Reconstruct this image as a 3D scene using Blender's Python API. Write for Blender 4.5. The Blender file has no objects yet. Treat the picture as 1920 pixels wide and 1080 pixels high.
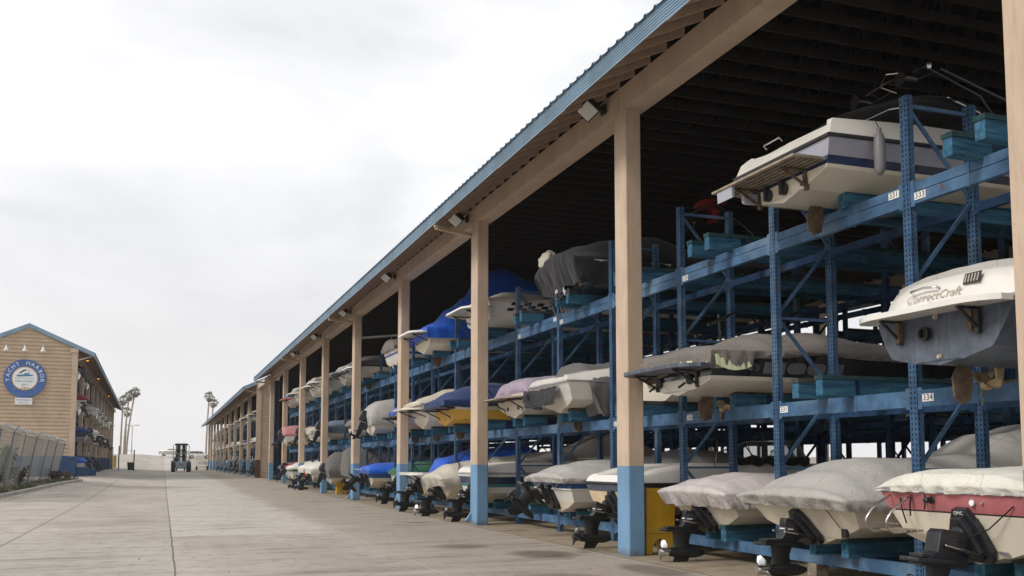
import bpy, math, random
from mathutils import Vector, Matrix, noise
sc = bpy.context.scene
COL = sc.collection
R = math.radians
rnd = random.Random(7)

# ------------------------------------------------------------------ helpers
def S(x):
    x = max(0., min(1., x)); return x*x*(3-2*x)
def lerp(a, b, t): return a+(b-a)*t
def interp(pts, t):
    if t <= pts[0][0]: return pts[0][1]
    for (a, va), (b, vb) in zip(pts, pts[1:]):
        if t <= b:
            return lerp(va, vb, S((t-a)/(b-a)) if b > a else 1)
    return pts[-1][1]
def ground_z(x, y):
    z = .3*S((y-40)/45) + .3*S((-x-1)/4.5)*S((y-25)/45)
    z += 2.85*max(0., min(1., (y-168)/85))
    return z

class MB:
    def __init__(s): s.v = []; s.f = []; s.m = []
    def vert(s, p): s.v.append(tuple(p)); return len(s.v)-1
    def face(s, idx, m=0): s.f.append(tuple(idx)); s.m.append(m)
    def quad(s, a, b, c, d, m=0):
        i = len(s.v); s.v += [tuple(a), tuple(b), tuple(c), tuple(d)]; s.face((i, i+1, i+2, i+3), m)
    def poly(s, pts, m=0):
        i = len(s.v); s.v += [tuple(p) for p in pts]; s.face(range(i, i+len(pts)), m)
    def box(s, lo, hi, m=0, M=None):
        (x0, y0, z0), (x1, y1, z1) = lo, hi
        p = [(x0,y0,z0),(x1,y0,z0),(x1,y1,z0),(x0,y1,z0),(x0,y0,z1),(x1,y0,z1),(x1,y1,z1),(x0,y1,z1)]
        if M is not None: p = [tuple(M @ Vector(q)) for q in p]
        i = len(s.v); s.v += p
        for f in ((0,3,2,1),(4,5,6,7),(0,1,5,4),(1,2,6,5),(2,3,7,6),(3,0,4,7)): s.face([i+k for k in f], m)
    def bar(s, a, b, w, h, m=0, up=(0,0,1)):
        a = Vector(a); b = Vector(b); d = (b-a).normalized(); u = Vector(up)
        r = d.cross(u)
        if r.length < 1e-4: r = d.cross(Vector((1,0,0)))
        r.normalize(); u = r.cross(d)
        i = len(s.v)
        for e in (a, b):
            for (p, q) in ((-1,-1),(1,-1),(1,1),(-1,1)): s.v.append(tuple(e + r*(p*w/2) + u*(q*h/2)))
        for f in ((0,1,2,3),(7,6,5,4),(0,4,5,1),(1,5,6,2),(2,6,7,3),(3,7,4,0)): s.face([i+k for k in f], m)
    def tube(s, pts, r, m=0, n=8, cap=True):
        pts = [Vector(p) for p in pts]; rings = []
        rr = r if isinstance(r, (list, tuple)) else [r]*len(pts)
        pu = None
        for k, p in enumerate(pts):
            d = (pts[min(k+1, len(pts)-1)]-pts[max(k-1, 0)])
            d = d.normalized() if d.length > 1e-9 else Vector((0,0,1))
            if pu is None:
                pu = d.orthogonal().normalized()
            else:
                pu = (pu - d*pu.dot(d))
                pu = pu.normalized() if pu.length > 1e-6 else d.orthogonal().normalized()
            q = d.cross(pu); i = len(s.v)
            for j in range(n):
                a = 2*math.pi*j/n
                s.v.append(tuple(p + (pu*math.cos(a)+q*math.sin(a))*rr[k]))
            rings.append(i)
        for a, b in zip(rings, rings[1:]):
            for j in range(n): s.face((a+j, a+(j+1) % n, b+(j+1) % n, b+j), m)
        if cap:
            s.face([rings[0]+j for j in range(n)][::-1], m); s.face([rings[-1]+j for j in range(n)], m)
    def lathe(s, prof, M=None, n=16, m=0):       # prof: (r, h) about z
        rings = []
        for r, h in prof:
            i = len(s.v)
            for j in range(n):
                a = 2*math.pi*j/n; p = Vector((r*math.cos(a), r*math.sin(a), h))
                s.v.append(tuple(M @ p if M is not None else p))
            rings.append(i)
        for a, b in zip(rings, rings[1:]):
            for j in range(n): s.face((a+j, a+(j+1) % n, b+(j+1) % n, b+j), m)
        s.face([rings[0]+j for j in range(n)][::-1], m); s.face([rings[-1]+j for j in range(n)], m)
    def prism(s, prof, y0, y1, m=0, M=None, ins=0.):   # prof (x,z) extruded along y
        n = len(prof); cx = sum(p[0] for p in prof)/n; cz = sum(p[1] for p in prof)/n
        def P(p, y, k): 
            q = Vector((cx+(p[0]-cx)*k, y, cz+(p[1]-cz)*k)); return tuple(M @ q if M is not None else q)
        lay = [(y0, 1-ins), (y0+ins*abs(y1-y0)*.5, 1), (y1-ins*abs(y1-y0)*.5, 1), (y1, 1-ins)] if ins else [(y0, 1), (y1, 1)]
        rings = []
        for y, k in lay:
            rings.append(len(s.v)); s.v += [P(p, y, k) for p in prof]
        for a, b in zip(rings, rings[1:]):
            for j in range(n): s.face((a+j, b+j, b+(j+1) % n, a+(j+1) % n), m)
        s.face([rings[0]+j for j in range(n)], m); s.face([rings[-1]+j for j in range(n)][::-1], m)
    def grid(s, rows, m=0, flip=False):
        i0 = len(s.v); W = len(rows[0])
        for r in rows: s.v += [tuple(p) for p in r]
        for a in range(len(rows)-1):
            for b in range(W-1):
                q = (i0+a*W+b, i0+a*W+b+1, i0+(a+1)*W+b+1, i0+(a+1)*W+b)
                s.face(q[::-1] if flip else q, m)
    def add(s, o, M, m=None):
        i = len(s.v); s.v += [tuple(M @ Vector(p)) for p in o.v]
        for f, mm in zip(o.f, o.m): s.face([i+k for k in f], mm if m is None else m)
    def mesh(s, name, mats, smooth=None):
        me = bpy.data.meshes.new(name); me.from_pydata(s.v, [], s.f)
        for k in (mats if isinstance(mats, (list, tuple)) else [mats]): me.materials.append(k)
        me.polygons.foreach_set('material_index', s.m)
        if smooth is not None:
            me.polygons.foreach_set('use_smooth', [True]*len(s.f))
            me.update()
            if smooth < 170: me.set_sharp_from_angle(angle=R(smooth))
        me.validate(); me.update(); return me
    def build(s, name, mats, parent=None, smooth=None, loc=None, fix=True):
        me = s.mesh(name, mats, smooth)
        if fix: fix_normals(me)
        return put(name, me, parent, loc)
import bmesh
def fix_normals(me):
    bm = bmesh.new(); bm.from_mesh(me)
    bmesh.ops.recalc_face_normals(bm, faces=bm.faces); bm.to_mesh(me); bm.free()
def put(name, me, parent=None, loc=None):
    o = bpy.data.objects.new(name, me); COL.objects.link(o)
    if parent is not None: o.parent = parent
    if loc is not None: o.location = loc
    return o
def tag(o, label=None, cat=None, group=None, kind=None):
    if label: o['label'] = label
    if cat: o['category'] = cat
    if group: o['group'] = group
    if kind: o['kind'] = kind
    return o
def thing(name, label, cat, loc=(0,0,0), rz=0, group=None):
    o = bpy.data.objects.new(name, None); COL.objects.link(o)
    o.location = loc; o.rotation_euler = (0, 0, rz); o.empty_display_size = .3
    return tag(o, label, cat, group)
def copy_tree(o, parent=None):
    c = o.copy(); COL.objects.link(c)
    if parent is not None: c.parent = parent
    for ch in list(o.children): copy_tree(ch, c)
    return c
def bevel(o, w, seg=2, ang=35):
    b = o.modifiers.new('edge', 'BEVEL'); b.width = w; b.segments = seg; b.limit_method = 'ANGLE'; b.angle_limit = R(ang)
    return o
_tc = {}
def text_mb(txt, size, ext=.002, shear=0, spacing=1, m=0):
    key = (txt, size, ext, shear, spacing)
    if key not in _tc:
        cu = bpy.data.curves.new('lettering', 'FONT'); cu.body = txt; cu.size = size; cu.extrude = ext
        cu.shear = shear; cu.space_character = spacing; cu.align_x = 'CENTER'; cu.align_y = 'CENTER'; cu.resolution_u = 3
        ob = bpy.data.objects.new('lettering', cu); COL.objects.link(ob)
        dg = bpy.context.evaluated_depsgraph_get(); dg.update()
        me = bpy.data.meshes.new_from_object(ob.evaluated_get(dg))
        mb = MB(); mb.v = [tuple(v.co) for v in me.vertices]; mb.f = [tuple(p.vertices) for p in me.polygons]; mb.m = [0]*len(mb.f)
        bpy.data.objects.remove(ob); bpy.data.curves.remove(cu); bpy.data.meshes.remove(me)
        _tc[key] = mb
    return _tc[key]
# basis matrices: text lies in local XY, facing +Z
def facing(origin, right, up):
    r = Vector(right).normalized(); u = Vector(up); u = (u-r*u.dot(r)).normalized(); n = r.cross(u)
    M = Matrix((r, u, n)).transposed().to_4x4(); M.translation = Vector(origin); return M

# ------------------------------------------------------------------ materials
class NT:
    def __init__(s, name):
        s.mat = bpy.data.materials.new(name); s.mat.use_nodes = True; s.t = s.mat.node_tree; s.t.nodes.clear()
        s.out = s.n('ShaderNodeOutputMaterial')
    def n(s, typ, **kw):
        nd = s.t.nodes.new(typ)
        for k, v in kw.items(): setattr(nd, k, v)
        return nd
    def set(s, nd, key, val):
        if hasattr(val, 'is_output'): s.t.links.new(val, nd.inputs[key])
        else: nd.inputs[key].default_value = val
    def math(s, op, a, b=0., c=0.):
        nd = s.n('ShaderNodeMath', operation=op); s.set(nd, 0, a); s.set(nd, 1, b); s.set(nd, 2, c); return nd.outputs[0]
    def coord(s, kind='Object', scale=(1,1,1), loc=(0,0,0)):
        tc = s.n('ShaderNodeTexCoord'); mp = s.n('ShaderNodeMapping')
        s.t.links.new(tc.outputs[kind], mp.inputs[0]); mp.inputs['Scale'].default_value = scale; mp.inputs['Location'].default_value = loc
        return mp.outputs[0]
    def world(s, scale=(1,1,1)):
        g = s.n('ShaderNodeNewGeometry'); mp = s.n('ShaderNodeMapping'); s.t.links.new(g.outputs['Position'], mp.inputs[0])
        mp.inputs['Scale'].default_value = scale; return mp.outputs[0]
    def noise(s, vec, scale=5, det=4, rough=.55, dist=0):
        nd = s.n('ShaderNodeTexNoise'); s.set(nd, 'Vector', vec); s.set(nd, 'Scale', scale); s.set(nd, 'Detail', det)
        s.set(nd, 'Roughness', rough); s.set(nd, 'Distortion', dist); return nd.outputs['Fac']
    def ramp(s, fac, a, b):     # smooth 0..1 between a and b
        nd = s.n('ShaderNodeMapRange', interpolation_type='SMOOTHSTEP'); s.set(nd, 0, fac); s.set(nd, 1, a); s.set(nd, 2, b); return nd.outputs[0]
    def mix(s, fac, a, b):
        nd = s.n('ShaderNodeMix', data_type='RGBA'); s.set(nd, 0, fac)
        s.set(nd, 6, a if hasattr(a, 'is_output') else (*a, 1)); s.set(nd, 7, b if hasattr(b, 'is_output') else (*b, 1)); return nd.outputs[2]
    def xyz(s, vec):
        nd = s.n('ShaderNodeSeparateXYZ'); s.t.links.new(vec, nd.inputs[0]); return nd.outputs
    def bump(s, h, strength=.3, dist=.01):
        nd = s.n('ShaderNodeBump'); s.set(nd, 'Height', h); s.set(nd, 'Strength', strength); s.set(nd, 'Distance', dist); return nd.outputs[0]
    def bsdf(s, col, rough=.5, metal=0, normal=None, coat=0, alpha=None, trans=None, sheen=0, spec=None):
        b = s.n('ShaderNodeBsdfPrincipled')
        s.set(b, 'Base Color', col if hasattr(col, 'is_output') else (*col, 1)); s.set(b, 'Roughness', rough); s.set(b, 'Metallic', metal)
        if normal is not None: s.set(b, 'Normal', normal)
        if coat: s.set(b, 'Coat Weight', coat); s.set(b, 'Coat Roughness', .08)
        if alpha is not None: s.set(b, 'Alpha', alpha)
        if trans is not None: s.set(b, 'Transmission Weight', trans)
        if sheen: s.set(b, 'Sheen Weight', sheen)
        if spec is not None: s.set(b, 'Specular IOR Level', spec)
        s.t.links.new(b.outputs[0], s.out.inputs[0]); return b
def sc3(c, k): return tuple(min(1, x*k) for x in c)
def pbr(name, c, rough=.5, var=.18, vs=3., bump=0, bs=60., metal=0, coat=0, streak=0, dirt=(.12,.09,.06), sheen=0, spec=None, det=5):
    t = NT(name); v = t.coord()
    f = t.noise(v, vs, det)
    col = t.mix(t.ramp(f, .3, .7), sc3(c, 1-var), sc3(c, 1+var*.6))
    if streak:
        s = t.noise(t.coord(scale=(9, 9, .7)), 2.2, 5, .65)
        col = t.mix(t.math('MULTIPLY', t.ramp(s, .5, .78), streak), col, dirt)
    nrm = t.bump(t.noise(v, bs, 4), bump, .01) if bump else None
    t.bsdf(col, rough, metal, nrm, coat, sheen=sheen, spec=spec); return t.mat
M = {}
TAN = (.53, .405, .30); BLUE = (.125, .26, .43)
M['tan'] = pbr('tan paint', TAN, .75, .13, 1.4, .25, 30, streak=.35)
M['tanband'] = pbr('blue column paint', (.15, .285, .45), .7, .22, 2.2, .3, 30, streak=.4, dirt=(.16,.2,.26))
def column_mat(name, c, base):
    t = NT(name); v = t.coord(); x, y, z = t.xyz(v); n1 = t.noise(t.world((1, 1, .6)), 1.6, 6, .6); n2 = t.noise(t.world(), 13, 5, .7); n3 = t.noise(t.world((9, 9, .8)), 1.7, 6, .7)
    col = t.mix(t.ramp(n1, .3, .7), sc3(c, .86), sc3(c, 1.08)); col = t.mix(t.math('MULTIPLY', t.ramp(n3, .5, .75), .4), col, sc3(c, .5) if not base else (.22, .30, .36))
    col = t.mix(t.math('MULTIPLY', t.ramp(n2, .66, .73), .55), col, (.12, .10, .085) if not base else (.30, .33, .34))
    wz = t.math('ADD', z, t.math('MULTIPLY', t.math('SUBTRACT', n2, .5), .25))
    if base: col = t.mix(t.math('MULTIPLY', t.ramp(wz, .16, -.02), .7), col, (.09, .075, .06))
    t.bsdf(col, .72, 0, t.bump(t.math('ADD', n2, n3), .3, .012)); return t.mat
M['tan'] = column_mat('tan paint', TAN, False); M['tanband'] = column_mat('blue column paint', (.15, .285, .45), True)
M['navyband'] = pbr('navy column paint', (.03, .085, .2), .7, .3, 2, .2, 30, streak=.3, dirt=(.1,.12,.16))
M['soffit'] = pbr('aged tan rafter paint', (.42, .31, .23), .8, .25, 2, .2, 40)
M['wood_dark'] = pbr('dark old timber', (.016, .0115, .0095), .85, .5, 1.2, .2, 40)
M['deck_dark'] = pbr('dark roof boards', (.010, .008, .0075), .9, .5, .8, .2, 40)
M['roofblue'] = pbr('blue metal roofing', (.19, .29, .385), .45, .2, 1.5, .1, 30, streak=.3, dirt=(.2,.26,.33))
M['concrete_curb'] = pbr('kerb concrete', (.40, .37, .33), .85, .25, 2, .4, 30)
M['siding'] = pbr('tan siding', (.46, .345, .24), .75, .12, .8, .2, 30, streak=.3)
M['white'] = pbr('white gelcoat', (.74, .71, .66), .22, .07, 1.2, coat=.3, streak=.12, dirt=(.45,.38,.28))
M['cream'] = pbr('cream gelcoat', (.70, .635, .52), .25, .09, 1.2, coat=.3, streak=.16, dirt=(.42,.32,.2))
M['stained'] = pbr('yellowed gelcoat', (.66, .52, .33), .3, .2, 3, coat=.2, streak=.5, dirt=(.4,.24,.1))
M['red'] = pbr('faded red gelcoat', (.47, .15, .16), .4, .25, 2.5, coat=.2)
M['redbright'] = pbr('bright red gelcoat', (.5, .02, .025), .3, .15, 2, coat=.3)
M['navy'] = pbr('navy gelcoat', (.018, .035, .09), .25, .25, 2, coat=.4)
M['navyfade'] = pbr('chalky navy gelcoat', (.075, .09, .12), .5, .35, 5, streak=.4, dirt=(.2,.24,.3))
M['grey'] = pbr('grey gelcoat', (.34, .34, .40), .3, .1, 1.5, coat=.3)
M['black'] = pbr('black gelcoat', (.012, .012, .014), .22, .3, 2, coat=.3)
M['teal'] = pbr('teal gelcoat', (.02, .19, .19), .3, .15, 2, coat=.3)
M['yellow'] = pbr('yellow gelcoat', (.72, .40, .02), .3, .12, 2, coat=.3)
M['hullblue'] = pbr('blue gelcoat', (.03, .09, .26), .3, .2, 2, coat=.3)
M['green'] = pbr('green gelcoat', (.02, .15, .08), .3, .2, 2, coat=.3)
M['stripe'] = pbr('blue stripe', (.02, .09, .2), .3, .1)
M['drive'] = pbr('black drive paint', (.012, .013, .015), .33, .45, 9, .12, 90, streak=.25, dirt=(.07,.07,.07))
M['drive2'] = pbr('grey black drive paint', (.018, .019, .024), .34, .4, 7, .12, 90)
M['rubber'] = pbr('black rubber', (.014, .014, .014), .7, .3, 5)
M['chrome'] = pbr('stainless steel', (.6, .6, .6), .2, .1, 5, metal=1)
M['steel'] = pbr('galvanised steel', (.42, .43, .44), .5, .25, 4, metal=.6)
M['bronze'] = pbr('bronze', (.34, .25, .14), .45, .35, 8, metal=.55)
M['bronzedark'] = pbr('brown bronze', (.13, .085, .05), .6, .4, 8, metal=.3)
M['teak'] = pbr('weathered teak', (.27, .22, .17), .8, .35, 6, .4, 40)
M['dark'] = pbr('dark fittings', (.02, .02, .022), .5, .3, 5)
M['sign_white'] = pbr('white sign paint', (.78, .78, .76), .5, .06, 3)
M['sign_blue'] = pbr('sign blue', (.05, .13, .36), .5, .22, 5)
M['sign_gold'] = pbr('sign gold', (.55, .33, .15), .5, .1)
M['sign_dark'] = pbr('sign dark', (.025, .018, .02), .5, .1)
M['sign_mid'] = pbr('sign mid blue', (.06, .23, .36), .5, .1)
M['badge'] = pbr('bronze lettering', (.50, .43, .35), .45, .1, metal=.3)
M['lettergrey'] = pbr('grey vinyl lettering', (.17, .165, .175), .5, .08)
M['plastic_yellow'] = pbr('yellow fibreglass', (.52, .29, .012), .5, .15, 2.5, .1, 30, streak=.3, dirt=(.25,.15,.03))
M['dumpster'] = pbr('blue skip paint', (.012, .055, .15), .55, .3, 3, .2, 20, streak=.3, dirt=(.05,.1,.16))
M['tyre'] = pbr('tyre rubber', (.018, .018, .018), .85, .3, 6, .3, 40)
M['forklift'] = pbr('pale blue grey machine paint', (.25, .34, .40), .45, .15, 3)
M['forkwhite'] = pbr('pale rail paint', (.42, .48, .50), .5, .1, 3)
M['carwhite'] = pbr('white car paint', (.72, .71, .69), .25, .05, 2, coat=.5)
M['carbeige'] = pbr('pale beige car paint', (.58, .53, .46), .25, .05, 2, coat=.5)
M['trunk'] = pbr('palm trunk', (.33, .275, .22), .9, .3, 2, .3, 20)
M['frond'] = pbr('palm frond', (.26, .255, .17), .6, .35, .8)
M['frond_dry'] = pbr('dry palm frond', (.23, .17, .09), .8, .35, .8)
M['leaf'] = pbr('bush leaf', (.07, .13, .025), .5, .5, 3)
M['twig'] = pbr('dry twig', (.07, .045, .035), .9, .4, 5)
M['grass'] = pbr('weed grass', (.085, .12, .035), .7, .5, 3)
M['lampglass'] = pbr('lamp lens', (.62, .62, .58), .2, .05, coat=.5)
M['rope'] = pbr('black rope', (.012, .012, .012), .8, .2)
M['redcloth'] = pbr('red cloth', (.35, .02, .025), .85, .3, 3)
M['lime'] = pbr('pale lime cloth', (.62, .66, .42), .85, .1, 4)
M['brownpost'] = pbr('rust brown paint', (.09, .035, .025), .7, .3, 4)

def glass(name, c=(.10,.12,.12), a=.55):
    t = NT(name); t.bsdf(c, .06, 0, None, alpha=a, spec=.7); return t.mat
M['glass'] = glass('tinted acrylic'); M['carglass'] = glass('car glass', (.03,.035,.04), .92)

def cloth(name, c, weave=1., fold=.34, rough=.85, vs=2.2, var=.12):
    t = NT(name); v = t.coord()
    f = t.noise(v, vs, 6, .6); st = t.noise(t.coord(scale=(1, 1, 1)), 9, 5, .7)
    col = t.mix(t.ramp(f, .25, .78), sc3(c, 1-var*.8), sc3(c, 1+var*.4))
    col = t.mix(t.math('MULTIPLY', t.ramp(st, .56, .8), .10), col, sc3(c, .55))
    x_, y_, z_ = t.xyz(v); ya = t.math('ABSOLUTE', y_)
    sm = t.math('MAXIMUM', t.ramp(t.math('ABSOLUTE', t.math('SUBTRACT', ya, .42)), .014, .004), t.ramp(t.math('ABSOLUTE', t.math('SUBTRACT', x_, 1.35)), .014, .004))
    col = t.mix(t.math('MULTIPLY', sm, .34), col, sc3(c, .4))
    wt = t.ramp(t.noise(t.coord(scale=(1, 1, .25)), 3.1, 6, .7), .58, .74); col = t.mix(t.math('MULTIPLY', wt, .30), col, (c[0]*.62, c[1]*.58, c[2]*.52))
    h1 = t.noise(t.coord(scale=(1, .4, 1)), 2.6, 4, .5, .6); h2 = t.noise(v, 420, 2)
    cz1 = t.ramp(t.math('ABSOLUTE', t.math('SUBTRACT', t.noise(t.coord(scale=(.7, 1.5, 1)), 2.6, 3, .5, .5), .5)), .022, .0); cz2 = t.ramp(t.math('ABSOLUTE', t.math('SUBTRACT', t.noise(t.coord(scale=(1.6, .6, 1.)), 4.4, 3, .5, .7), .5)), .03, .0)
    cz = t.math('ADD', cz1, t.math('MULTIPLY', cz2, .6)); col = t.mix(t.math('MULTIPLY', cz, .035), col, sc3(c, .45))
    h = t.math('ADD', t.math('SUBTRACT', h1, t.math('MULTIPLY', cz, .19)), t.math('MULTIPLY', h2, .06*weave))
    t.bsdf(col, rough, 0, t.bump(h, fold*1.3, .07), sheen=.15, spec=.25); return t.mat
M['c_grey'] = cloth('light grey canvas', (.41, .395, .37))
M['c_lilac'] = cloth('pale pinkish canvas', (.545, .49, .48))
M['c_ivory'] = cloth('ivory canvas', (.70, .68, .60))
M['c_tan'] = cloth('beige canvas', (.52, .48, .41))
M['c_brown'] = cloth('taupe canvas', (.19, .165, .15))
M['c_dgrey'] = cloth('dark grey canvas', (.125, .12, .115))
M['c_black'] = cloth('black canvas', (.02, .02, .023))
M['c_blue'] = cloth('bright blue tarpaulin', (.012, .11, .62), rough=.45)
M['c_navy'] = cloth('navy canvas', (.016, .04, .14))
M['c_purple'] = cloth('mauve canvas', (.36, .29, .37))
M['c_cream'] = cloth('cream canvas', (.58, .52, .43))
M['c_lblue'] = cloth('pale blue tarpaulin', (.16, .21, .29))
M['c_green'] = cloth('green canvas', (.02, .13, .07))
M['c_red'] = cloth('red canvas', (.30, .025, .035))
M['c_pink'] = cloth('faded pink canvas', (.50, .22, .22))

def rack_mat(name, c, holes):
    t = NT(name); v = t.coord()
    f = t.noise(v, 4, 5); col = t.mix(t.ramp(f, .3, .7), sc3(c, .72), sc3(c, 1.25))
    ch = t.noise(t.world(), 1.1, 3); col = t.mix(t.math('MULTIPLY', t.ramp(ch, .52, .75), .45), col, (.20, .28, .36))
    rust = t.ramp(t.noise(t.world(), 2.3, 6, .7), .63, .70)
    sp_ = t.ramp(t.noise(t.world(), 16, 4, .7), .64, .72); col = t.mix(t.math('MULTIPLY', sp_, .6), col, (.30, .36, .42))
    col = t.mix(rust, col, (.13, .05, .022))
    if holes:
        x, y, z = t.xyz(v)
        a = t.math('LESS_THAN', t.math('ABSOLUTE', t.math('SUBTRACT', t.math('ABSOLUTE', y), .031)), .0115)
        fr = t.math('FRACT', t.math('DIVIDE', z, .0635))
        b = t.math('LESS_THAN', t.math('ABSOLUTE', t.math('SUBTRACT', fr, .5)), .27)
        g = t.n('ShaderNodeNewGeometry'); nx = t.xyz(g.outputs['Normal'])[0]
        c2 = t.math('GREATER_THAN', t.math('ABSOLUTE', nx), .7)
        a2 = t.math('LESS_THAN', t.math('ABSOLUTE', t.math('SUBTRACT', x, -.02)), .009)
        ny = t.math('GREATER_THAN', t.math('ABSOLUTE', t.xyz(g.outputs['Normal'])[1]), .7)
        msk = t.math('MULTIPLY', b, t.math('MAXIMUM', t.math('MULTIPLY', a, c2), t.math('MULTIPLY', a2, ny)))
        col = t.mix(msk, col, (.006, .008, .014))
    t.bsdf(col, .62, 0, t.bump(t.noise(v, 30, 4), .15, .01), spec=.18); return t.mat
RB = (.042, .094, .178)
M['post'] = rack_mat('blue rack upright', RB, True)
M['rackshade_mid'] = rack_mat('rack steel with painted half shade', (.018, .05, .115), False)  # second-row copy of the rack blue, darkened to stand in for shade
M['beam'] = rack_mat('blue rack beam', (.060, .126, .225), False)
M['rackshade_deep'] = rack_mat('rack steel with painted shade', (.012, .034, .08), False)  # rack blue with the shade of the inner rows painted in
def bunk_mat():
    t = NT('teal blue bunk timber'); v = t.coord(scale=(.6, 6, 6))
    f = t.noise(v, 3, 7, .65, .4); col = t.mix(t.ramp(f, .28, .72), (.016, .06, .12), (.06, .18, .27))
    sc_ = t.noise(t.world(), 3.1, 6, .7); col = t.mix(t.math('MULTIPLY', t.ramp(sc_, .58, .72), .55), col, (.18, .27, .30))
    dk = t.noise(t.world(), 1.7, 5, .7); col = t.mix(t.math('MULTIPLY', t.ramp(dk, .55, .75), .6), col, (.015, .035, .05))
    t.bsdf(col, .85, 0, t.bump(f, .5, .02), spec=.15); return t.mat
M['bunk'] = bunk_mat()
M['carpet'] = pbr('teal bunk carpet', (.014, .055, .062), .95, .4, 8, .6, 120)
M['carpetgrey'] = pbr('grey bunk carpet', (.06, .058, .056), .95, .4, 8, .6, 120)
# ------------------------------------------------------------------ camera, sky, sun
cam = bpy.data.cameras.new('camera'); camo = bpy.data.objects.new('camera', cam); COL.objects.link(camo); sc.camera = camo
cam.sensor_width = 36; cam.lens = 34.125; cam.shift_y = .08884; cam.clip_end = 6000; cam.clip_start = .1
th, yaw = R(4.8814), R(19.727)
camo.location = (0, 0, 1.6); camo.rotation_mode = 'XYZ'; camo.rotation_euler = (R(90)+th, 0, -yaw)
sc.view_settings.view_transform = 'Standard'; sc.view_settings.look = 'None'; sc.view_settings.exposure = .55; sc.view_settings.gamma = 1
w = bpy.data.worlds.new('World'); sc.world = w; w.use_nodes = True
nt = w.node_tree; nt.nodes.clear()
def wn(t, **k):
    n = nt.nodes.new(t)
    for a, b in k.items(): setattr(n, a, b)
    return n
SUN_EL, SUN_AZ = R(38), R(259)      # azimuth measured clockwise from +Y
sky = wn('ShaderNodeTexSky', sky_type='NISHITA', sun_disc=False, sun_elevation=SUN_EL, sun_rotation=SUN_AZ, air_density=1, dust_density=4, ozone_density=1)
tc = wn('ShaderNodeTexCoord'); mp = wn('ShaderNodeMapping'); mp.inputs['Scale'].default_value = (1, 1, 2.2)
nt.links.new(tc.outputs['Generated'], mp.inputs[0])
n1 = wn('ShaderNodeTexNoise'); n1.inputs['Scale'].default_value = 2.3; n1.inputs['Detail'].default_value = 6; n1.inputs['Roughness'].default_value = .5
n1.inputs['Distortion'].default_value = .25
nt.links.new(mp.outputs[0], n1.inputs['Vector'])
rp = wn('ShaderNodeValToRGB'); cr = rp.color_ramp
cr.elements[0].position = .40; cr.elements[0].color = (5.3, 5.35, 5.48, 1)
cr.elements[1].position = .60; cr.elements[1].color = (7.4, 7.4, 7.45, 1)
nt.links.new(n1.outputs['Fac'], rp.inputs[0])
sx = wn('ShaderNodeSeparateXYZ'); nt.links.new(tc.outputs['Generated'], sx.inputs[0])
hz = wn('ShaderNodeMapRange', interpolation_type='SMOOTHSTEP'); nt.links.new(sx.outputs[2], hz.inputs[0]); hz.inputs[1].default_value = .0; hz.inputs[2].default_value = .26
lo = wn('ShaderNodeMix', data_type='RGBA'); nt.links.new(hz.outputs[0], lo.inputs[0]); lo.inputs[6].default_value = (6.5, 6.4, 6.46, 1); nt.links.new(rp.outputs[0], lo.inputs[7])
mx = wn('ShaderNodeMix', data_type='RGBA'); mx.inputs[0].default_value = .05; nt.links.new(lo.outputs[2], mx.inputs[6]); nt.links.new(sky.outputs[0], mx.inputs[7])
bg = wn('ShaderNodeBackground'); bg.inputs[1].default_value = .1; wo = wn('ShaderNodeOutputWorld')
nt.links.new(mx.outputs[2], bg.inputs[0]); nt.links.new(bg.outputs[0], wo.inputs[0])
sl = bpy.data.lights.new('sun', 'SUN'); sl.energy = 1.5; sl.angle = R(18); sl.color = (1, .96, .9)
so = bpy.data.objects.new('sun', sl); COL.objects.link(so); so.location = (-30, -20, 60)
d = Vector((math.sin(SUN_AZ)*math.cos(SUN_EL), math.cos(SUN_AZ)*math.cos(SUN_EL), math.sin(SUN_EL)))
so.rotation_euler = d.to_track_quat('Z', 'Y').to_euler()

# ------------------------------------------------------------------ ground
def axis(stops):
    out = []
    for (a, b, st) in stops:
        k = max(1, int(round((b-a)/st))); out += [a+(b-a)*i/k for i in range(k)]
    out.append(stops[-1][1]); return out
xs = axis([(-500, -200, 100), (-200, -20, 30), (-20, 30, 1), (30, 200, 34), (200, 500, 100)])
ys = axis([(-300, -60, 60), (-60, 10, 10), (10, 120, 2), (120, 300, 5), (300, 900, 50)])
mb = MB(); mb.grid([[(x, y, ground_z(x, y)-.05) for x in xs] for y in ys])
t = NT('dry ground'); v = t.world(); f = t.noise(v, .35, 7, .65)
col = t.mix(t.ramp(f, .3, .7), (.20, .165, .125), (.34, .30, .25))
t.bsdf(col, .95, 0, t.bump(t.noise(v, 9, 5), .4, .05)); M['ground'] = t.mat
tag(mb.build('ground', M['ground'], smooth=180), 'bare ground', None, None, 'structure')
# concrete lane and shed floors
t = NT('lane concrete'); v = t.world(); X, Y, Z = t.xyz(v)
big = t.noise(t.world((.5, .12, 1)), .8, 6, .6); fine = t.noise(v, 3.2, 7, .68); spk = t.noise(v, 34, 3, .7); crs = t.noise(t.world((.35, 1.6, 1)), 1.1, 6, .65)
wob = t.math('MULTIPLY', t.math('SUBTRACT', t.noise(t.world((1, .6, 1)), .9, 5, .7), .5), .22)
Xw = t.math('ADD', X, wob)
lane = t.mix(t.ramp(big, .3, .7), (.345, .305, .265), (.45, .405, .355))
patch = t.math('MULTIPLY', t.math('MULTIPLY', t.ramp(X, .2, .26), t.ramp(X, 3.95, 3.6)), t.ramp(Y, 22.2, 22.3))
lane = t.mix(t.math('MULTIPLY', patch, .62), lane, (.53, .49, .45))
left = t.math('MULTIPLY', t.ramp(X, .2, .14), t.ramp(Y, 30, 18)); lane = t.mix(t.math('MULTIPLY', left, .25), lane, (.39, .37, .34))
apron = t.mix(t.ramp(fine, .3, .72), (.31, .262, .21), (.415, .362, .298))
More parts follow.
